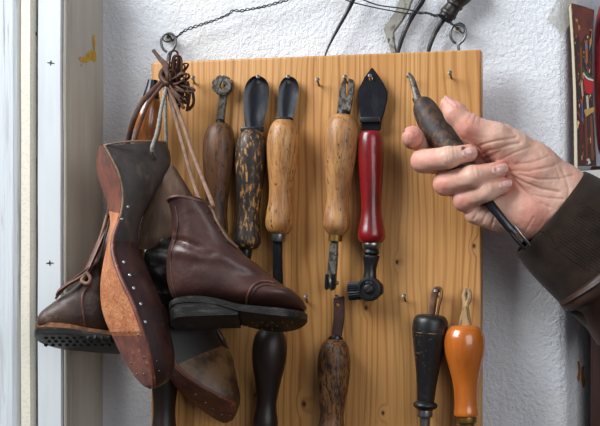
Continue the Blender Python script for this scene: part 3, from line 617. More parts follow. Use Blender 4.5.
mesh('worn_rim', tube([f1.at(r[0]+.5, r[1], r[6]*math.cos(PHI)+r[7]+.2) for r in iv[2:25:3]], .0012, 8, 2), rim, last1)  # pale strip standing in for the highlight along the heel edge
tg_ = loft_ab(f1, [((158, 237), (180, 237), 4, -6), ((148, 246), (182, 250), 10, -10), ((144, 256), (182, 262), 13, -10), ((146, 268), (180, 276), 13, -12), ((152, 282), (178, 290), 10, -14), ((158, 300), (175, 305), 5, -16)], 6, p=2.2)
tg_ = ([v+FW*(mnoise.noise(v*90)*.007+mnoise.noise(v*220)*.002)+UP*(mnoise.noise(v*120+Vector((5, 0, 0)))*.003) for v in tg_[0]], tg_[1])
mesh('leather_tongue', tg_, tongue_m, last1, label='crumpled black leather tongue')
fb = bvh(fore1); tb = bvh(toe1); bb = bvh(body1)
tack_m = M('tack_steel', c(190, 190, 192), .35, .8)
def tack(tree, px, py, parent, r=1.2, m=None):
    h_ = hit(tree, px, py)
    if not h_: return
    p, nrm = h_
    mesh('tack', lathe(p-nrm*.001, p+nrm*.0009, [(0, r), (.6, r), (.85, r*.8), (1, r*.3)], .001, 10, 1), m or nail_m, parent)
for (px, py) in ((130, 275), (134, 288), (141, 304), (145.5, 322), (149, 264), (124, 262), (128, 207), (122, 219)):
    for tr in (fb, tb, bb):
        if hit(tr, px, py): tack(tr, px, py, last1, 1.8, tack_m); break
for (px, py) in ((156.5, 361), (159, 371)): tack(tb, px, py, last1)
st_ = bvh(sl1b)
for (px, py) in ((144.5, 357), (131, 363), (144, 374), (138, 335), (137, 374)): tack(st_, px, py, last1, 1.1)
h0 = hit(bb, 153.5, 157.5)
mesh('cord_hole', lathe(h0[0]-h0[1]*.004, h0[0]+h0[1]*.0006, [(0, 3.4), (.9, 3.4), (1, 2.6)], .001, 14, 1), mark_dark, last1)
# second last behind the boots
f2 = Frame(205, 370, .044)
PH2 = math.radians(20)
st2 = [((150, 262), (146, 264), (190, 250), 16, -6), ((160, 290), (153, 292), (200, 272), 22, -6), ((166, 318), (160, 325), (211, 305), 25, -4), ((170, 345), (163, 352), (218, 330), 27, -2), ((176, 365), (168, 373), (224, 346), 29, 0), ((190, 378), (179, 388), (231, 356), 30, 0),
       ((205, 388), (195, 402), (235, 374), 29, 0), ((220, 396.5), (211, 414), (238, 390), 25, 0), ((231, 402), (225, 421), (239.5, 399), 18, 0), ((237, 406), (234, 418), (239.5, 405), 7, 0)]
last2 = thing('shoe_last', f2(205, 370), 'shaded shoe last with brown toe, hanging slanted below the brown boot', 'shoe last', 'old shoe lasts hanging on cord')
iv2 = interp_st(st2, 4)
r2 = [last_ring(f2, r[0:2], r[2:4], r[4:6], r[6], PH2, r[7]) for r in iv2]
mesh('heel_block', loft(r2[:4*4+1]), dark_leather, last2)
mesh('forepart', loft(r2[4*4:]), last_tan_side, last2)
s2 = mesh('sole', sole_strip(f2, iv2, 2, 9*4, 0, 2.2, PH2, 1.03), sole_red, last2)
mesh('sole_edge', tube([f2.at(r[0], r[1], r[6]*math.cos(PH2)+r[7]+.3) for r in iv2[4:9*4+1:3]], .0018, 8, 2), sole_red, last2)
sb = bvh(s2)
for (px, py) in ((175.5, 374.5), (185.5, 384), (196, 394.5), (206, 403), (213, 409), (222, 415), (230, 416)): tack(sb, px, py, last2, 1.3)
mesh('toe_strap', loft_ab(f2, [((214, 326), (221, 330), 8, 20), ((218, 336), (226, 341), 9, 20), ((222, 345), (229, 349), 8, 18)], 4, p=3), last_toe, last2)

# ------------------------------------------------------------------ boots
fB = Frame(230, 260, .098)
TI = .27
boot = thing('ankle_boot', fB(230, 260), 'brown leather ankle boot hung in front, toe pointing at the bare board', 'boot', 'old leather boots hanging by laces')
stB = [((168.5, 201), (208, 204), 22, 0), ((169.5, 207), (211.5, 210), 23, 0), ((171.5, 216), (218.5, 221), 24, 0), ((172.5, 228), (226, 232), 25, 0), ((171.5, 240), (235.5, 245), 26, 0), ((168, 252), (246, 257), 28, 0),
       ((166.5, 268), (258, 266), 30, 0), ((168, 285), (266, 273), 32, 0), ((175, 299), (273.5, 279), 33, 0), ((200, 304), (281, 285), 34, 0), ((230, 308), (287, 289.5), 36, 0), ((258, 311), (293.5, 293.5), 36, 0), ((280, 313), (300, 299), 30, 0), ((295, 313.5), (304, 304), 21, 0), ((303.5, 313), (306.5, 308), 9, 0)]
vB, fBf = loft_ab(fB, stB, 6, p=2.35, n=40, tilt=TI)
# leather folds pressed into the surface
def px_of(fr, v):
    d = v-CAM; return 300+d.dot(RT)/fr.s, HOR-d.dot(UP)/fr.s, (fr.d-d.dot(FW))/fr.s
def seg_d(p, a, b):
    ax_, ay = a; bx, by = b; dx, dy = bx-ax_, by-ay; L2 = dx*dx+dy*dy or 1e-9
    t_ = max(0, min(1, ((p[0]-ax_)*dx+(p[1]-ay)*dy)/L2)); return math.hypot(p[0]-ax_-t_*dx, p[1]-ay-t_*dy)
def press(verts, fr, lines, zmin=-999):
    out = []
    for v in verts:
        x, y, z = px_of(fr, v); dz = 0
        if z > zmin:
            for pl, depth, wid in lines:
                d = min(seg_d((x, y), pl[i], pl[i+1]) for i in range(len(pl)-1))
                if d < wid*3: dz += depth*math.exp(-(d/wid)**2)
        out.append(v+FW*(dz*fr.s))
    return out
vB = press(vB, fB, [([(166, 245), (174, 240), (184, 241), (197, 247), (215, 256)], 4.5, 2.6), ([(168, 226), (177, 233), (180, 241)], 3.5, 2.6), ([(172, 252), (186, 252), (198, 256)], -2.5, 5), ([(196, 215), (206, 232), (204, 246)], 1.6, 3.5), ([(180, 205), (183, 225), (178, 240)], 1.6, 4), ([(205, 250), (230, 258), (250, 268)], -2.0, 5), ([(200, 262), (240, 272), (262, 280)], 1.2, 3)], 0)
upper = mesh('upper', (vB, fBf), boot_brown, boot, sharp=60)
ub = bvh(upper)
def on(tree, pts, out=.0006, fallback=None):
    r = []
    for p in pts:
        h_ = hit(tree, p[0], p[1], out)
        if h_: r.append(h_[0])
    return r
def dense(pts, n=6): return [tuple(p) for p in cr(pts, n)]
mesh('toe_cap_seam', tube(on(ub, dense([(246, 305), (247.5, 296), (252, 287), (259, 282.5), (267, 281.5), (274, 283)]), .0005), .0011, 8, 1), boot_edge, boot)
mesh('toe_cap_seam', tube(on(ub, dense([(249.5, 305), (251, 297), (255, 290), (261, 286), (268, 285), (275, 286)]), .0003), .0008, 8, 1), boot_dark, boot)
mesh('back_seam', tube(on(ub, dense([(175.5, 206), (178, 222), (176, 238), (171.5, 252), (171, 268), (173, 285), (178, 299)]), .0002), .0008, 8, 1), boot_dark, boot)
mesh('top_edge', tube([fB(a, b, z) for a, b, z in ((168.5, 201, 0), (171, 198.6, 16), (181, 197.2, 21), (195, 200.4, 21), (205, 203.6, 16), (208.3, 204.2, 0), (205, 206, -16), (188, 206, -21), (173, 204, -16))], .0016, 8, 4, closed=True), boot_edge, boot)
for (px, py) in ((210.5, 212), (216.5, 221), (222.5, 230.5), (229.5, 240.5)):
    h_ = hit(ub, px-2, py)
    if h_: mesh('eyelet', lathe(h_[0]-h_[1]*.001, h_[0]+h_[1]*.0008, [(0, 2), (.7, 2), (.9, 1.6), (1, 1)], .001, 12, 1), mark_dark, boot)
def sole_loft(fr, st, tilt, n=5, z0=0.0):
    """stations (x, ytop, ybottom, halfwidth); ytop/ybottom are the near edge"""
    rs = []
    for x, yt, yb, w in cr(st, n):
        w = max(w, .5); dy = tilt
        r_ = [(x, yt+dy*(24-w), w), (x, yb-1+dy*(24-w), w), (x, yb+dy*(24-w)+.3, w-1.5), (x, yb+dy*(24+w), -w+1.5), (x, yb-1+dy*(24+w), -w), (x, yt+dy*(24+w), -w)]
        rs.append([fr(a, b, c_+z0) for a, b, c_ in r_])
    return loft(rs)
so = mesh('sole', sole_loft(fB, [(169.5, 299, 305, 6), (172, 299, 305, 18), (180, 297.5, 304, 27), (195, 296.5, 303.5, 30), (215, 298, 305, 29), (238, 304, 311.5, 30), (255, 307, 315, 34), (272, 309, 317.5, 36), (287, 310, 318, 33), (298, 309.5, 317.5, 24), (304.5, 309, 316, 13), (307.5, 309, 314.5, 4)], TI), sole_black, boot)
mesh('heel', sole_loft(fB, [(170.5, 304, 317, 8), (174, 304, 318, 19), (182, 303.5, 317.5, 27), (200, 303, 317, 29), (220, 304.5, 316, 28), (238, 310, 315.5, 28), (239, 311, 315, 28)], TI), sole_black, boot)
sob = bvh(so)
for k, (px, py) in enumerate([(x_, y_) for y_, xs in ((320.5, (252, 262, 272, 282, 292)), (324, (247, 257, 267, 277, 287)), (327.5, (252, 262, 272))) for x_ in xs]):
    h_ = hit(sob, px, py+1.5)
    if h_: mesh('hobnail', lathe(h_[0]-h_[1]*.001, h_[0]+h_[1]*.0012, [(0, 1.3), (.6, 1.2), (1, .4)], .001, 8, 1), brass, boot)
# second boot, against the window frame
fC = Frame(75, 310, .078)
boot2 = thing('ankle_boot', fC(75, 310), 'dark scuffed boot against the white window casing, toe towards the glass', 'boot', 'old leather boots hanging by laces')
stC = [((38, 327), (37, 322), 7, 8), ((44, 331), (42, 312.5), 20, 5), ((56, 334), (52, 304.5), 28, 2), ((70, 335), (64, 295.5), 31, 0), ((86, 336), (78, 285), 31, -2), ((106, 337), (89, 270), 30, -6), ((126, 335), (97, 253), 28, -12), ((142, 322), (102, 240), 24, -28), ((146, 300), (106, 229), 21, -34), ((146, 270), (109, 220), 18, -36), ((144, 246), (113, 212), 16, -36)]
vC, fCf = loft_ab(fC, stC, 6, p=2.35, n=36, tilt=.08)
vC = press(vC, fC, [([(60, 300), (75, 306), (90, 303)], 1.2, 3), ([(84, 290), (98, 288), (110, 292)], 2.2, 3), ([(92, 278), (104, 272), (112, 275)], 2.0, 3), ([(96, 262), (106, 258)], 2, 3)], 0)
up2 = mesh('upper', (vC, fCf), boot_dark, boot2, sharp=60); u2 = bvh(up2)
mesh('welt', sole_loft(fC, [(36.3, 322.5, 327, 6), (40, 322.5, 327, 18), (48, 322, 327, 26), (60, 322, 327.5, 31), (75, 323.5, 329, 33), (92, 327, 332, 32), (115, 330, 335, 30)], .14), welt_tan, boot2)
so2 = mesh('sole', sole_loft(fC, [(35.5, 326.5, 331, 6), (39, 326.5, 332, 18), (48, 327, 333.5, 27), (60, 328, 335, 32), (75, 329.5, 336, 34), (92, 332, 338, 33), (118, 335, 340, 30), (150, 335, 340, 26)], .30), sole_black, boot2)
tread = bvh(so2)
for px in range(46, 112, 7):
    for py in (337.5, 341, 344.5):
        h_ = hit(tread, px+(3 if py == 341 else 0), py)
        if h_: mesh('tread_lug', lathe(h_[0]-h_[1]*.001, h_[0]+h_[1]*.002, [(0, 2.2), (.7, 2.0), (1, 1.2)], .001, 6, 1), sole_black, boot2)
mesh('tongue_flap', tube([fC(a, b, z) for a, b, z in ((60, 298, 22), (63, 291, 24), (72, 284, 24), (82, 278, 22), (90, 270, 18), (96, 256, 14), (102, 240, 8), (107, 226, 4))], [.0006, .0016, .002, .0022, .0026, .003, .003, .002], 8, 5, flat=2.2), boot_edge, boot2)
mesh('quarter_edge', tube(on(u2, dense([(86, 334), (84, 318), (82, 303), (84, 292), (92, 282)], 5), .0004), .0012, 8, 1), boot_edge, boot2)
mesh('boot_lace', tube([fC(a, b, z) for a, b, z in ((108, 216, 6), (104, 232, 10), (100, 246, 14), (95, 262, 18), (90, 272, 22), (86, 280, 26), (92, 283, 28), (95, 278, 28), (91, 272, 26))], .0018, 8, 5), lace_light, boot2)
mesh('boot_lace', tube([fC(a, b, z) for a, b, z in ((112, 214, 4), (108, 232, 10), (104, 250, 15), (100, 262, 18), (92, 268, 22), (80, 277, 25), (70, 287, 26), (60, 298, 24))], .0012, 8, 5), lace_m, boot2)

# ------------------------------------------------------------------ lace bundle and cord
lb = thing('lace_bundle', P(175, 85, .02), 'knotted bunch of brown leather laces hung on a nail', 'laces')
rng = random.Random(3)
def strand(pts, r, m, name='strand', flat=.6, n=8):
    return mesh(name, tube([P(a, b, o) for a, b, o in pts], r, n, 5, flat=flat), m, lb)
for k in range(30):
    a0 = rng.uniform(-1.25, 1.15); L = rng.uniform(14, 29); w = rng.uniform(3, 8)
    dx, dy = math.cos(a0), math.sin(a0); sx, sy = 166+rng.uniform(-2, 4), 79+rng.uniform(-4, 5); o0 = .02+rng.uniform(0, .024)
    ey = sy+dy*L
    p = [(sx, sy, .03), (sx+dx*L*.45-dy*w, sy+dy*L*.45+dx*w, o0), (sx+dx*L, ey, o0+.004), (sx+dx*L*.85+dy*w*.8, ey-dx*w*.8+2, o0+.006), (sx+dx*L*.4+dy*w*.3, sy+dy*L*.4-dx*w*.3+3, o0+.003), (sx+1, sy+2, .03)]
    strand(p, rng.uniform(.0009, .0017), lace_m, 'lace_loop')
for k in range(5):
    x0 = 178+k*3.2; strand([(x0, 84+rng.uniform(-4, 4), .03), (x0+2, 93, .034), (x0+rng.uniform(-3, 4), 100+rng.uniform(0, 4), .032), (x0+rng.uniform(-2, 6), 107+rng.uniform(0, 5), .028)], .0015, lace_m, 'lace_end')
strand([(165, 86, .034), (169, 77, .041), (165, 69, .036), (161, 76, .036), (167, 84, .042), (172, 79, .038)], .0034, lace_m, 'knot', flat=.8)
strand([(153, 50, .022), (160, 59, .025), (166, 66, .03), (166.5, 78, .034)], [.0018, .0022, .0034, .0034], lace_m, 'lace_end')
strand([(164, 80, .032), (152, 91, .04), (141, 104, .045), (133, 122, .047), (128, 142, .034), (122, 170, .03), (112, 200, .042), (108, 216, .06)], .0027, lace_m, flat=.5)
strand([(165, 82, .036), (155, 94, .044), (147, 106, .046), (140, 124, .045), (134, 142, .045)], .0018, lace_m, flat=.5)
strand([(167, 86, .038), (172, 105, .042), (178, 128, .05), (184, 150, .058), (190, 172, .07), (197, 193, .085), (201, 203, .1)], .002, lace_light, flat=.6)
strand([(168, 86, .04), (176, 106, .044), (185, 130, .052), (192, 152, .062), (201, 175, .078), (211, 200, .098), (213, 206, .115)], .002, lace_light, flat=.6)
hx = [(209, 206), (213, 212), (217, 221), (222, 229), (226, 236), (232, 243), (238, 248)]
p0 = on(ub, [(a-1.5, b) for a, b in hx], .0012)
if len(p0) > 2: mesh('boot_lace', tube(p0, .0013, 8, 3), lace_light, boot)
cdp = thing('hanging_string', P(160, 110, .04), 'grey cord passing through the hole of the shoe last', 'cord')
mesh('strand', tube([P(167, 85, .038), P(162, 105, .05), P(157, 132, .068), f1(154.5, 150, 22), h0[0]+h0[1]*.0015, h0[0]-h0[1]*.002], .0019, 10, 5), cord_m, cdp)
mesh('strand', tube([P(164, 84, .034), P(165.5, 100, .036), P(165.5, 125, .036), P(166.5, 145, .032), P(168, 168, .026)], .0017, 10, 5), cord_m, cdp)

# ------------------------------------------------------------------ hand and sleeve
fH = Frame(470, 160, .062)
X0, Y0, Z0, X1, Y1, Z1, VX = 392, 84, -66, 640, 290, 60, .8
gx, gy, gz = np.meshgrid(np.arange(X0, X1, VX), np.arange(Y0, Y1, VX), np.arange(Z0, Z1, VX), indexing='ij')
G = np.stack([gx, gy, gz], -1).astype(np.float32)
def new(): return np.full(gx.shape, 60., np.float32)
def smin(a, b, k):
    h = np.maximum(k-np.abs(a-b), 0)/k; return np.minimum(a, b)-h*h*k*.25
def cone(field, a, b, ra, rb, k, zs=1.0):
    """tapered capsule joined smoothly into the field; zs squashes it in depth"""
    a, b = np.array(fH.j(*a), np.float32), np.array(fH.j(*b), np.float32); pad = max(ra, rb)+14
    lo = np.minimum(a, b)-pad; hi = np.maximum(a, b)+pad
    i0 = [max(0, int((lo[i]-o)/VX)) for i, o in enumerate((X0, Y0, Z0))]; i1 = [min(gx.shape[i], int((hi[i]-o)/VX)+1) for i, o in enumerate((X0, Y0, Z0))]
    sl = tuple(slice(p, q) for p, q in zip(i0, i1)); q = G[sl]-a; ba = b-a
    sc = np.array([1, 1, 1/zs], np.float32); q = q*sc; ba = ba*sc
    t_ = np.clip((q@ba)/max(float(ba@ba), 1e-6), 0, 1)
    d = np.linalg.norm(q-t_[..., None]*ba, axis=-1)-(ra+(rb-ra)*t_)
    field[sl] = smin(field[sl], d.astype(np.float32), k)
palm = new()
for mcp, wr, r0, r1 in (((466, 150, -30), (548, 182, -16), 12, 17), ((468, 168, -32), (552, 196, -16), 12, 18), ((482, 190, -30), (550, 208, -16), 13, 18), ((495, 208, -24), (545, 218, -14), 14, 18)):
    cone(palm, mcp, wr, r0, r1, 8)
cone(palm, (499, 142, 4), (530, 170, -2), 19, 27, 10, .85); cone(palm, (530, 170, -2), (568, 204, -8), 27, 31.5, 10, .75)
cone(palm, (497, 211, -6), (528, 213, -4), 17, 24, 10); cone(palm, (528, 213, -4), (560, 216, -10), 24, 27, 10, .85)
cone(palm, (556, 201, -12), (632, 262, -16), 36, 36, 12, .72)
cone(palm, (512, 186, -14), (540, 190, -10), 20, 22, 10)
cone(palm, (474, 214, -4), (498, 219, -6), 10, 13, 5)
hand = palm
fingers = {'middle': [((464, 166, -30), 12.5), ((423, 161, -4), 11.6), ((448, 157.5, 19), 10.6), ((469, 153, 17), 8.6)],
           'ring': [((480, 189, -28), 12), ((445.5, 183.5, -2), 12.0), ((472, 176.5, 21), 10.8), ((498, 170.5, 15), 8.8)],
           'little': [((494, 209, -22), 12), ((464.5, 199.5, 0), 11.6), ((485.5, 191.5, 19), 10), ((503.5, 185.5, 13), 8.0)],
           'index': [((462, 150, -30), 11), ((428, 146, -34), 10.4), ((413, 138, -18), 10.6), ((412.5, 136.5, -2), 10.6)]}
for nm in ('index', 'little', 'ring', 'middle'):
    ch = fingers[nm]; f = new()
    for i in range(3): cone(f, ch[i][0], ch[i+1][0], ch[i][1], ch[i+1][1], 3.5)
    hand = smin(hand, f, 1.6)
f = new()
th = [((512, 150, 4), 20), ((494, 138.5, 12), 15.5), ((469, 126.5, 16), 11.8), ((455, 113, 14), 10.6), ((447.5, 104.2, 10), 7.4)]
for i in range(4): cone(f, th[i][0], th[i+1][0], th[i][1], th[i+1][1], 5)
hand = smin(hand, f, 4)
# tool handle pressed out of the grip
import openvdb as vdb
g = vdb.FloatGrid(60.0); g.copyFromArray(np.ascontiguousarray(hand)); pts, quads = g.convertToQuads(0.0)
bm = bmesh.new(); vs = [bm.verts.new((float(p[0]*VX+X0), float(p[1]*VX+Y0), float(p[2]*VX+Z0))) for p in pts]
for q in quads:
    try: bm.faces.new([vs[i] for i in q])
    except ValueError: pass
for _ in range(3): bmesh.ops.smooth_vert(bm, verts=bm.verts[:], factor=.5, use_axis_x=True, use_axis_y=True, use_axis_z=True)
bmesh.ops.recalc_face_normals(bm, faces=bm.faces[:]); bm.normal_update()
creases = [([(478, 147), (490, 144), (503, 141.5), (513, 139)], 1.5, 1.5), ([(484, 153), (495, 151), (506, 147), (516, 145)], 2.0, 1.6), ([(487, 158), (497, 153)], 1.6, 1.6), ([(498, 161), (512, 154), (528, 148)], 1.0, 1.6),
           ([(509, 177), (522, 184), (538, 190), (556, 193)], 1.7, 1.7), ([(510, 180), (522, 192), (536, 203), (546, 208)], 2.0, 1.8), ([(506, 172), (525, 173), (548, 168), (562, 160)], 1.1, 1.7), ([(516, 176), (536, 181), (556, 180), (570, 176)], 1.1, 1.6),
           ([(512, 166), (530, 164), (546, 157)], .9, 1.6), ([(530, 196), (545, 199), (560, 200)], 1.0, 1.5), ([(560, 170), (566, 190), (562, 212)], .9, 1.8), ([(552, 165), (557, 180)], .7, 1.5),
           ([(467, 214), (474, 206)], 1.4, 1.3), ([(473, 219), (481, 207)], 1.5, 1.4), ([(481, 223), (487, 210)], 1.4, 1.4), ([(490, 228), (494, 214)], 1.2, 1.4), ([(530, 236), (540, 222)], 1.0, 1.6), ([(522, 233), (530, 218)], .9, 1.6),
           ([(446, 150), (448, 166)], .5, 1.0), ([(443, 150), (445, 167)], .5, 1.0), ([(450, 149), (452, 165)], .5, 1.0), ([(469, 169), (472, 185)], .5, 1.0), ([(474, 168), (476, 184)], .5, 1.0), ([(484, 186), (486, 200)], .5, 1.0),
           ([(470, 114), (464, 124)], .5, 1.0), ([(474, 116), (470, 126)], .6, 1.0), ([(478, 119), (476, 128)], .5, 1.0)]
NAILS = [(470.0, 152.8, math.radians(-10), 8.0, 5.2), (499.2, 169.6, math.radians(-12), 7.2, 5.2), (504.8, 184.4, math.radians(-14), 5.8, 4.2), (451.0, 102.2, math.radians(-142), 7.5, 1.8)]
flush, grime = [], []
def gauss(x, y, cx, cy, r): return math.exp(-((x-cx)**2+(y-cy)**2)/(r*r))
disp = []
for v in bm.verts:
    x, y, z = v.co; d = 0
    if v.normal.z > -.1:
        for pl, dep, wid in creases:
            if min(p[0] for p in pl)-6 < x < max(p[0] for p in pl)+6 and min(p[1] for p in pl)-6 < y < max(p[1] for p in pl)+6:
                q = min(seg_d((x, y), pl[i], pl[i+1]) for i in range(len(pl)-1))
                if q < wid*3: d += .62*dep*math.exp(-(q/(wid*.85))**2)
    if v.normal.z > 0:
        for cx_, cy_, a_, L_, W_ in NAILS[:3]:
            ux, uy = (x-cx_)*math.cos(a_)+(y-cy_)*math.sin(a_), -(x-cx_)*math.sin(a_)+(y-cy_)*math.cos(a_)
            q = (abs(ux/L_)**3+abs(uy/W_)**3)**(1/3)
            if q < 2: d += (.9 if ux < L_*.6 else .3)*math.exp(-((q-1.03)/.14)**2)+(.35 if q < 1 else 0)
    d += .18*mnoise.noise(Vector((x*.35+y*.2, y*.9-x*.3, z*.3)))*min(1, max(0, (x-495)/20))
    d += .35*mnoise.noise(Vector((x, y, z))*.16)
    disp.append((v, d))
    fl = max(gauss(x, y, 450, 110, 14)*.5, gauss(x, y, 466, 130, 13)*.6, gauss(x, y, 476, 153, 12)*.6, gauss(x, y, 503, 171, 12)*.7, gauss(x, y, 508, 186, 10)*.8, gauss(x, y, 417, 162, 12)*.4, gauss(x, y, 440, 187, 12)*.5, gauss(x, y, 459, 204, 12)*.6, gauss(x, y, 412, 137, 12)*.6, gauss(x, y, 530, 216, 22)*.5, gauss(x, y, 520, 185, 20)*.35)
    flush.append(min(1, fl))
    sp_ = mnoise.noise(Vector((x, y, z))*.55)
    gr = max(gauss(x, y, 460.3, 150.8, 2.2)*1.5, gauss(x, y, 403.5, 131, 1.6), (gauss(x, y, 447, 101, 5)*.8+gauss(x, y, 452, 146, 8)*.5+gauss(x, y, 412, 136, 9)*.45)*max(0, sp_+.25))
    grime.append(min(.9, gr))
for v, d in disp: v.co -= v.normal*d
bm.verts.index_update()
hv = [fH(v.co.x, v.co.y, v.co.z) for v in bm.verts]; hf = [tuple(v.index for v in f_.verts) for f_ in bm.faces]; bm.free()
person = mesh('person', (hv, hf), skin_m, None, sharp=0)
tag(person, 'hand of a person in a brown sleeve taking a dark tool off its nail', 'person')
for nm, arr in (('flush', flush), ('grime', grime)):
    at = person.data.attributes.new(nm, 'FLOAT', 'POINT'); at.data.foreach_set('value', arr)
hb = bvh(person)
def fingernail(cx, cy, ang, L, W, tip=True):
    """nail plate wrapped on the fingertip; free edge at +L"""
    ca, sa = math.cos(ang), math.sin(ang); nu, nv = 9, 7; rows = []
    for i in range(nu):
        s = -1+2*i/(nu-1); row = []
        half = W*(1-abs(min(s, 0))**3*.35)*(1-max(s, 0)**4*.3)
        for j in range(nv):
            t_ = -1+2*j/(nv-1); row.append((cx+ca*s*L*(1-.12*t_*t_)-sa*t_*half, cy+sa*s*L*(1-.12*t_*t_)+ca*t_*half))
        rows.append(row)
    tops, bots = [], []
    for i, row in enumerate(rows):
        for j, p in enumerate(row):
            edge = i in (0,) or j in (0, nv-1)
            h_ = hit(hb, p[0], p[1])
            if not h_: return
            tops.append(h_[0]+h_[1]*((.0004 if edge else .0009)+(.0003 if i >= nu-2 else 0))); bots.append(h_[0]-h_[1]*.0012)
    k = len(tops); F_ = []
    for i in range(nu-1):
        for j in range(nv-1):
            a = i*nv+j; F_.append((a, a+1, a+nv+1, a+nv)); F_.append((k+a, k+a+nv, k+a+nv+1, k+a+1))
    ring = [j for j in range(nv)]+[i*nv+nv-1 for i in range(1, nu)]+[(nu-1)*nv+j for j in range(nv-2, -1, -1)]+[i*nv for i in range(nu-2, 0, -1)]
    for q in range(len(ring)):
        a, b_ = ring[q], ring[(q+1) % len(ring)]; F_.append((a, k+a, k+b_, b_))
    o = mesh('fingernail', (tops+bots, F_), nail_skin, person)
    fe = [tops[(nu-1)*nv+j] for j in range(nv)]
    mesh('nail_edge', tube(fe, .00042, 6, 2), nail_white, o)
for nl in NAILS: fingernail(*nl)
# sleeve
def sl_ring(a, b, w, zc, n=64, rib=0.0):
    return ring_ab(fH, a, b, w, zc, n=n, p=2.1)
sst = [((583.5, 171.5), (516.5, 254), 35, -13), ((587, 172.5), (519, 258), 37, -13), ((599, 178.5), (530, 272), 41, -14), ((613, 187), (543, 286), 43, -15), ((629, 197), (558, 301), 44, -16), ((648, 214), (576, 318), 45, -16), ((690, 244), (612, 350), 46, -18)]
arr = cr([list(a)+list(b)+[w, z] for a, b, w, z in sst], 6)
outer = [ring_ab(fH, r[0:2], r[2:4], r[4], r[5], n=72, p=2.1) for r in arr]
ctr = [sum(r, Vector())/len(r) for r in outer]
inner = [[c0+(p-c0)*.94 for p in r] for r, c0 in zip(outer[:12], ctr)]
lip = [[c0+(p-c0)*.985+(ctr[0]-ctr[3])*.06 for p in r] for r, c0 in zip(outer[:1], ctr)]
sv, sf = loft(inner[::-1]+lip+outer, cap=False)
def wrinkle(v):
    x, y, z = px_of(fH, v); d = mnoise.noise(Vector((x*.035, y*.035, z*.03)))*3.0+mnoise.noise(Vector((x*.09, y*.09, z*.05)))*1.0
    return d
sv2 = [v+(-FW)*(wrinkle(v)*fH.s) for v in sv]
sv2 = press(sv2, fH, [([(546, 233), (556, 246), (572, 258), (590, 270)], 2.4, 2.4), ([(566, 240), (580, 255), (600, 262)], 1.4, 3)], 0)
sleeve = mesh('jacket_sleeve', (sv2, sf), sleeve_m, person, sharp=0, label='dark brown cloth jacket sleeve')
# knitted ribs on the sleeve back and the leather trim
svb = bvh(sleeve)
seam = on(svb, dense([(519, 250), (530, 240), (541, 231), (548, 236), (556, 247), (570, 258), (588, 270)], 6), .0004)
mesh('seam', tube(seam, .0009, 6, 1), sleeve_m, sleeve)
for k in range(19):
    off = k*2.6+5; a, b = (572-off*.62, 190+off*.92), (612-off*.25, 214+off*1.25)
    pts_ = on(svb, [(a[0]+(b[0]-a[0])*i/10, a[1]+(b[1]-a[1])*i/10) for i in range(2, 11)], .0001)
    if len(pts_) > 3: mesh('knit_rib', tube(pts_, .0005, 6, 1), sleeve_m, sleeve)
tr = []
for a, b, w, z in (((616, 250), (560, 300), 47, -12), ((620, 252), (562, 306), 50, -12), ((628, 258), (567, 311), 50, -12), ((650, 270), (576, 313), 49, -14), ((690, 300), (598, 345), 48, -16)):
    tr.append(ring_ab(fH, a, b, w, z, n=48, p=2.2))
trm = [[Vector(p) for p in r] for r in cr([[x for p in r for x in p] for r in tr], 5).reshape(-1, 48, 3)]
mesh('leather_trim', ([v+(-FW)*(mnoise.noise(v*45)*.003) for v in loft(trm)[0]], loft(trm)[1]), trim_leather, sleeve, label='reddish brown leather trim')
tb_ = bvh(bpy.data.objects['leather_trim'])
mesh('trim_seam', tube(on(tb_, dense([(563, 304), (575, 298), (588, 290), (603, 280)], 5), .0006), .0013, 6, 1), trim_leather, sleeve)

# held tool
t = thing('hand_held_awl', fH(440, 130, -15), 'dark worn round handled tool gripped in the hand', 'leather tool')
hp = [(419, 100.5, -34, 3), (420, 101.5, -33, 7), (422.5, 105, -31, 11), (427, 113, -28, 13.2), (433, 124, -22, 14.2), (443, 138, -12, 14), (455, 153, -2, 12.5), (469, 173, 3, 11), (480, 190, 6, 9.5), (487, 201, 8, 7.5), (488.5, 203, 8.4, 4)]
mesh('handle', tube([fH.at(*p[:3]) for p in hp], [p[3]*fH.s for p in hp], 28, 5), wood_hand, t)
mesh('collar', tube([fH.at(416.6, 97.5, -36), fH.at(418.8, 101.8, -34)], [.0046, .005], 14, 2), worn_iron, t)
mesh('hooked_tip', tube([fH.at(*p) for p in ((418.5, 101, -34.5), (416.4, 94, -38), (414, 86, -42), (411.6, 78.5, -45), (408.8, 75.2, -46), (407.0, 77.6, -47))], [x*fH.s for x in (4.0, 3.7, 3.3, 2.9, 2.2, 1.1)], 12, 4, flat=.6), worn_iron, t)
mesh('shank', tube([fH.at(*p) for p in ((483, 195, 9), (490, 204, 15), (499, 215, 19), (508, 226, 21), (515.5, 233.5, 21))], [x*fH.s for x in (5.2, 4.8, 4.4, 4.2, 4)], 14, 4, flat=.6), black_iron, t)
for dx in (-2.8, 2.6):
    mesh('prong', tube([fH.at(512+dx, 228-dx*.8, 21), fH.at(518+dx, 236-dx*.9, 22), fH.at(524+dx*.9, 243-dx*.9, 21), fH.at(528+dx*.8, 247.5-dx*.8, 20)], [.0015, .0017, .0017, .0012], 10, 3), iron if dx < 0 else steel, t)

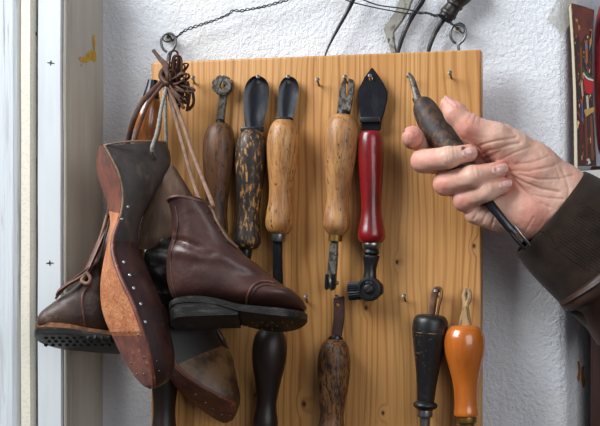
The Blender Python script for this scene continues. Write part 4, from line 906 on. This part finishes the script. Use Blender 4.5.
# ------------------------------------------------------------------ things at the far edge
t = thing('picture_card', P(583, 80, -.03), 'narrow dark printed card of jumbled bottles and brushes beside the wall corner', 'picture')
oc = [(571.5, 3.5), (583, 6.5), (594.5, 10.5), (592.5, 40), (592, 70), (593, 110), (595, 140), (596.5, 166), (578, 166), (577.4, 130), (576.4, 90), (574.5, 50)]
mesh('printed_face', plate(oc, -.04, .003, bev=.0004), card_m, t)
mesh('plain_top', plate([(571.8, 4), (583, 6.8), (594.2, 10.8), (593, 30), (591.5, 40), (586, 34), (581, 44), (578, 33), (573.8, 36)], -.037, .0004), card_top, t)
mesh('pale_edge', plate([(569, 8), (571.5, 3.5), (574.5, 50), (576.4, 90), (577.4, 130), (578, 190), (574.5, 190), (574, 130), (573.2, 90), (571.6, 50)], -.0405, .003, bev=.0005), cream_edge, t)
def dec(poly, rgb, o=-.0369): mesh('printed_motif', plate(poly, o, .0003), M('motif', c(*[int(q*.8) for q in rgb]), .35), t)
dec(cr([(584, 73), (588, 77), (593, 79), (593, 88), (591, 94), (586, 92), (584, 84)], 3).tolist(), (190, 30, 34))
dec(cr([(583, 66), (586, 72), (590, 76), (593.2, 77), (593.2, 79.5), (588, 78.5), (584.5, 74.5), (582.8, 69)], 3).tolist(), (52, 92, 52), -.0366)
dec(cr([(583.5, 72), (587, 77), (593, 79.6), (593, 81), (587, 79), (583.4, 74)], 3).tolist(), (224, 218, 206), -.0363)
dec([(585, 41), (587.5, 40), (588, 62), (586, 66)], (176, 96, 40)); dec([(585.4, 45), (587.4, 44), (587.8, 49), (586, 50)], (92, 128, 176), -.0366)
dec([(590, 29), (592.3, 30), (591.4, 44), (589.4, 50)], (186, 140, 96)); dec([(580, 48), (582, 47), (582.6, 78), (581, 84)], (128, 74, 40))
dec([(580.5, 82), (582.5, 80), (583.6, 96), (582, 97)], (196, 168, 130)); dec([(584, 110), (594, 107), (594.4, 111), (586, 117)], (196, 154, 86))
dec([(586, 96), (588, 95), (589, 108), (587, 110)], (210, 196, 178)); dec([(581.5, 103), (582.8, 103), (583.4, 122), (582, 124)], (70, 96, 140))
dec([(585, 118), (587, 116), (588, 165), (586, 165)], (112, 60, 36)); dec([(590, 116), (592.5, 115), (594, 160), (591.5, 160)], (120, 70, 46))
dec([(580, 122), (583, 121), (583.5, 140), (580.5, 140)], (104, 24, 34)); dec([(586, 160), (589, 158), (591, 163), (588, 165)], (206, 198, 188))
dec([(575.5, 18), (578, 20), (577.6, 24), (575.8, 22)], (190, 150, 110)); dec([(578, 25), (580, 25.5), (580, 30), (578.6, 30)], (176, 130, 90))
t = mesh('paper_label', plate([(580, 171), (603, 169.5), (603, 186), (581, 187)], -.036, .0006, sub=1), label_white); tag(t, 'small white paper label under the dark printed card', 'label')
t = mesh('adhesive_tape', plate([(547, 20), (551, 12), (558, -2), (562, -10), (580, -6), (571.5, 22), (563.5, 34), (555, 27)], -.041, .0002), tape_m); tag(t, 'torn piece of yellowed clear tape stuck on the white plaster', 'tape')
t = mesh('red_container', lathe(P(608, 0, -.055), P(608, 158, -.055), [(0, 2), (.01, 5), (.06, 9.5), (.2, 13), (.45, 14), (.75, 12.5), (.93, 10), (.99, 6), (1, 1)], .001, 32, 5), red_gloss); tag(t, 'glossy red rounded container cut off at the picture edge', 'container')

# ------------------------------------------------------------------ light
w = bpy.data.worlds.new('world'); SC.world = w; w.use_nodes = True; nt = w.node_tree; N, K = nt.nodes, nt.links
bg = N['Background']; tc = N.new('ShaderNodeTexCoord'); sp = N.new('ShaderNodeSeparateXYZ'); K.new(tc.outputs['Generated'], sp.inputs[0])
mr = N.new('ShaderNodeMapRange'); mr.inputs['From Min'].default_value = -.7; mr.inputs['From Max'].default_value = .9; K.new(sp.outputs['Z'], mr.inputs['Value'])
mx = N.new('ShaderNodeMix'); mx.data_type = 'RGBA'; K.new(mr.outputs[0], mx.inputs['Factor']); mx.inputs['A'].default_value = (.16, .13, .11, 1); mx.inputs['B'].default_value = (.8, .9, 1.1, 1)
K.new(mx.outputs['Result'], bg.inputs['Color']); bg.inputs['Strength'].default_value = .24
def area(name, loc, target, size, energy, col):
    l = bpy.data.lights.new(name, 'AREA'); l.shape = 'RECTANGLE'; l.size, l.size_y = size; l.energy = energy; l.color = col
    o = bpy.data.objects.new(name, l); COL.objects.link(o); o.location = loc
    o.rotation_euler = (Vector(target)-Vector(loc)).to_track_quat('-Z', 'Y').to_euler(); return o
area('window_daylight', (-1.15, -1.0, ZB+1.2), (0.05, 0, ZB+.05), (1.2, 1.1), 60, (.93, .97, 1.0))
area('fill_front_right', (1.15, -1.5, ZB+.45), (.15, 0, ZB), (1.1, 1.1), 13, (.95, .97, 1.0))  # added fill lamp, lifts the jamb and the lower wall
SC.view_settings.view_transform = 'Standard'; SC.view_settings.look = 'None'; SC.view_settings.gamma = 1; SC.view_settings.exposure = 0.04
SC.view_settings.use_curve_mapping = False
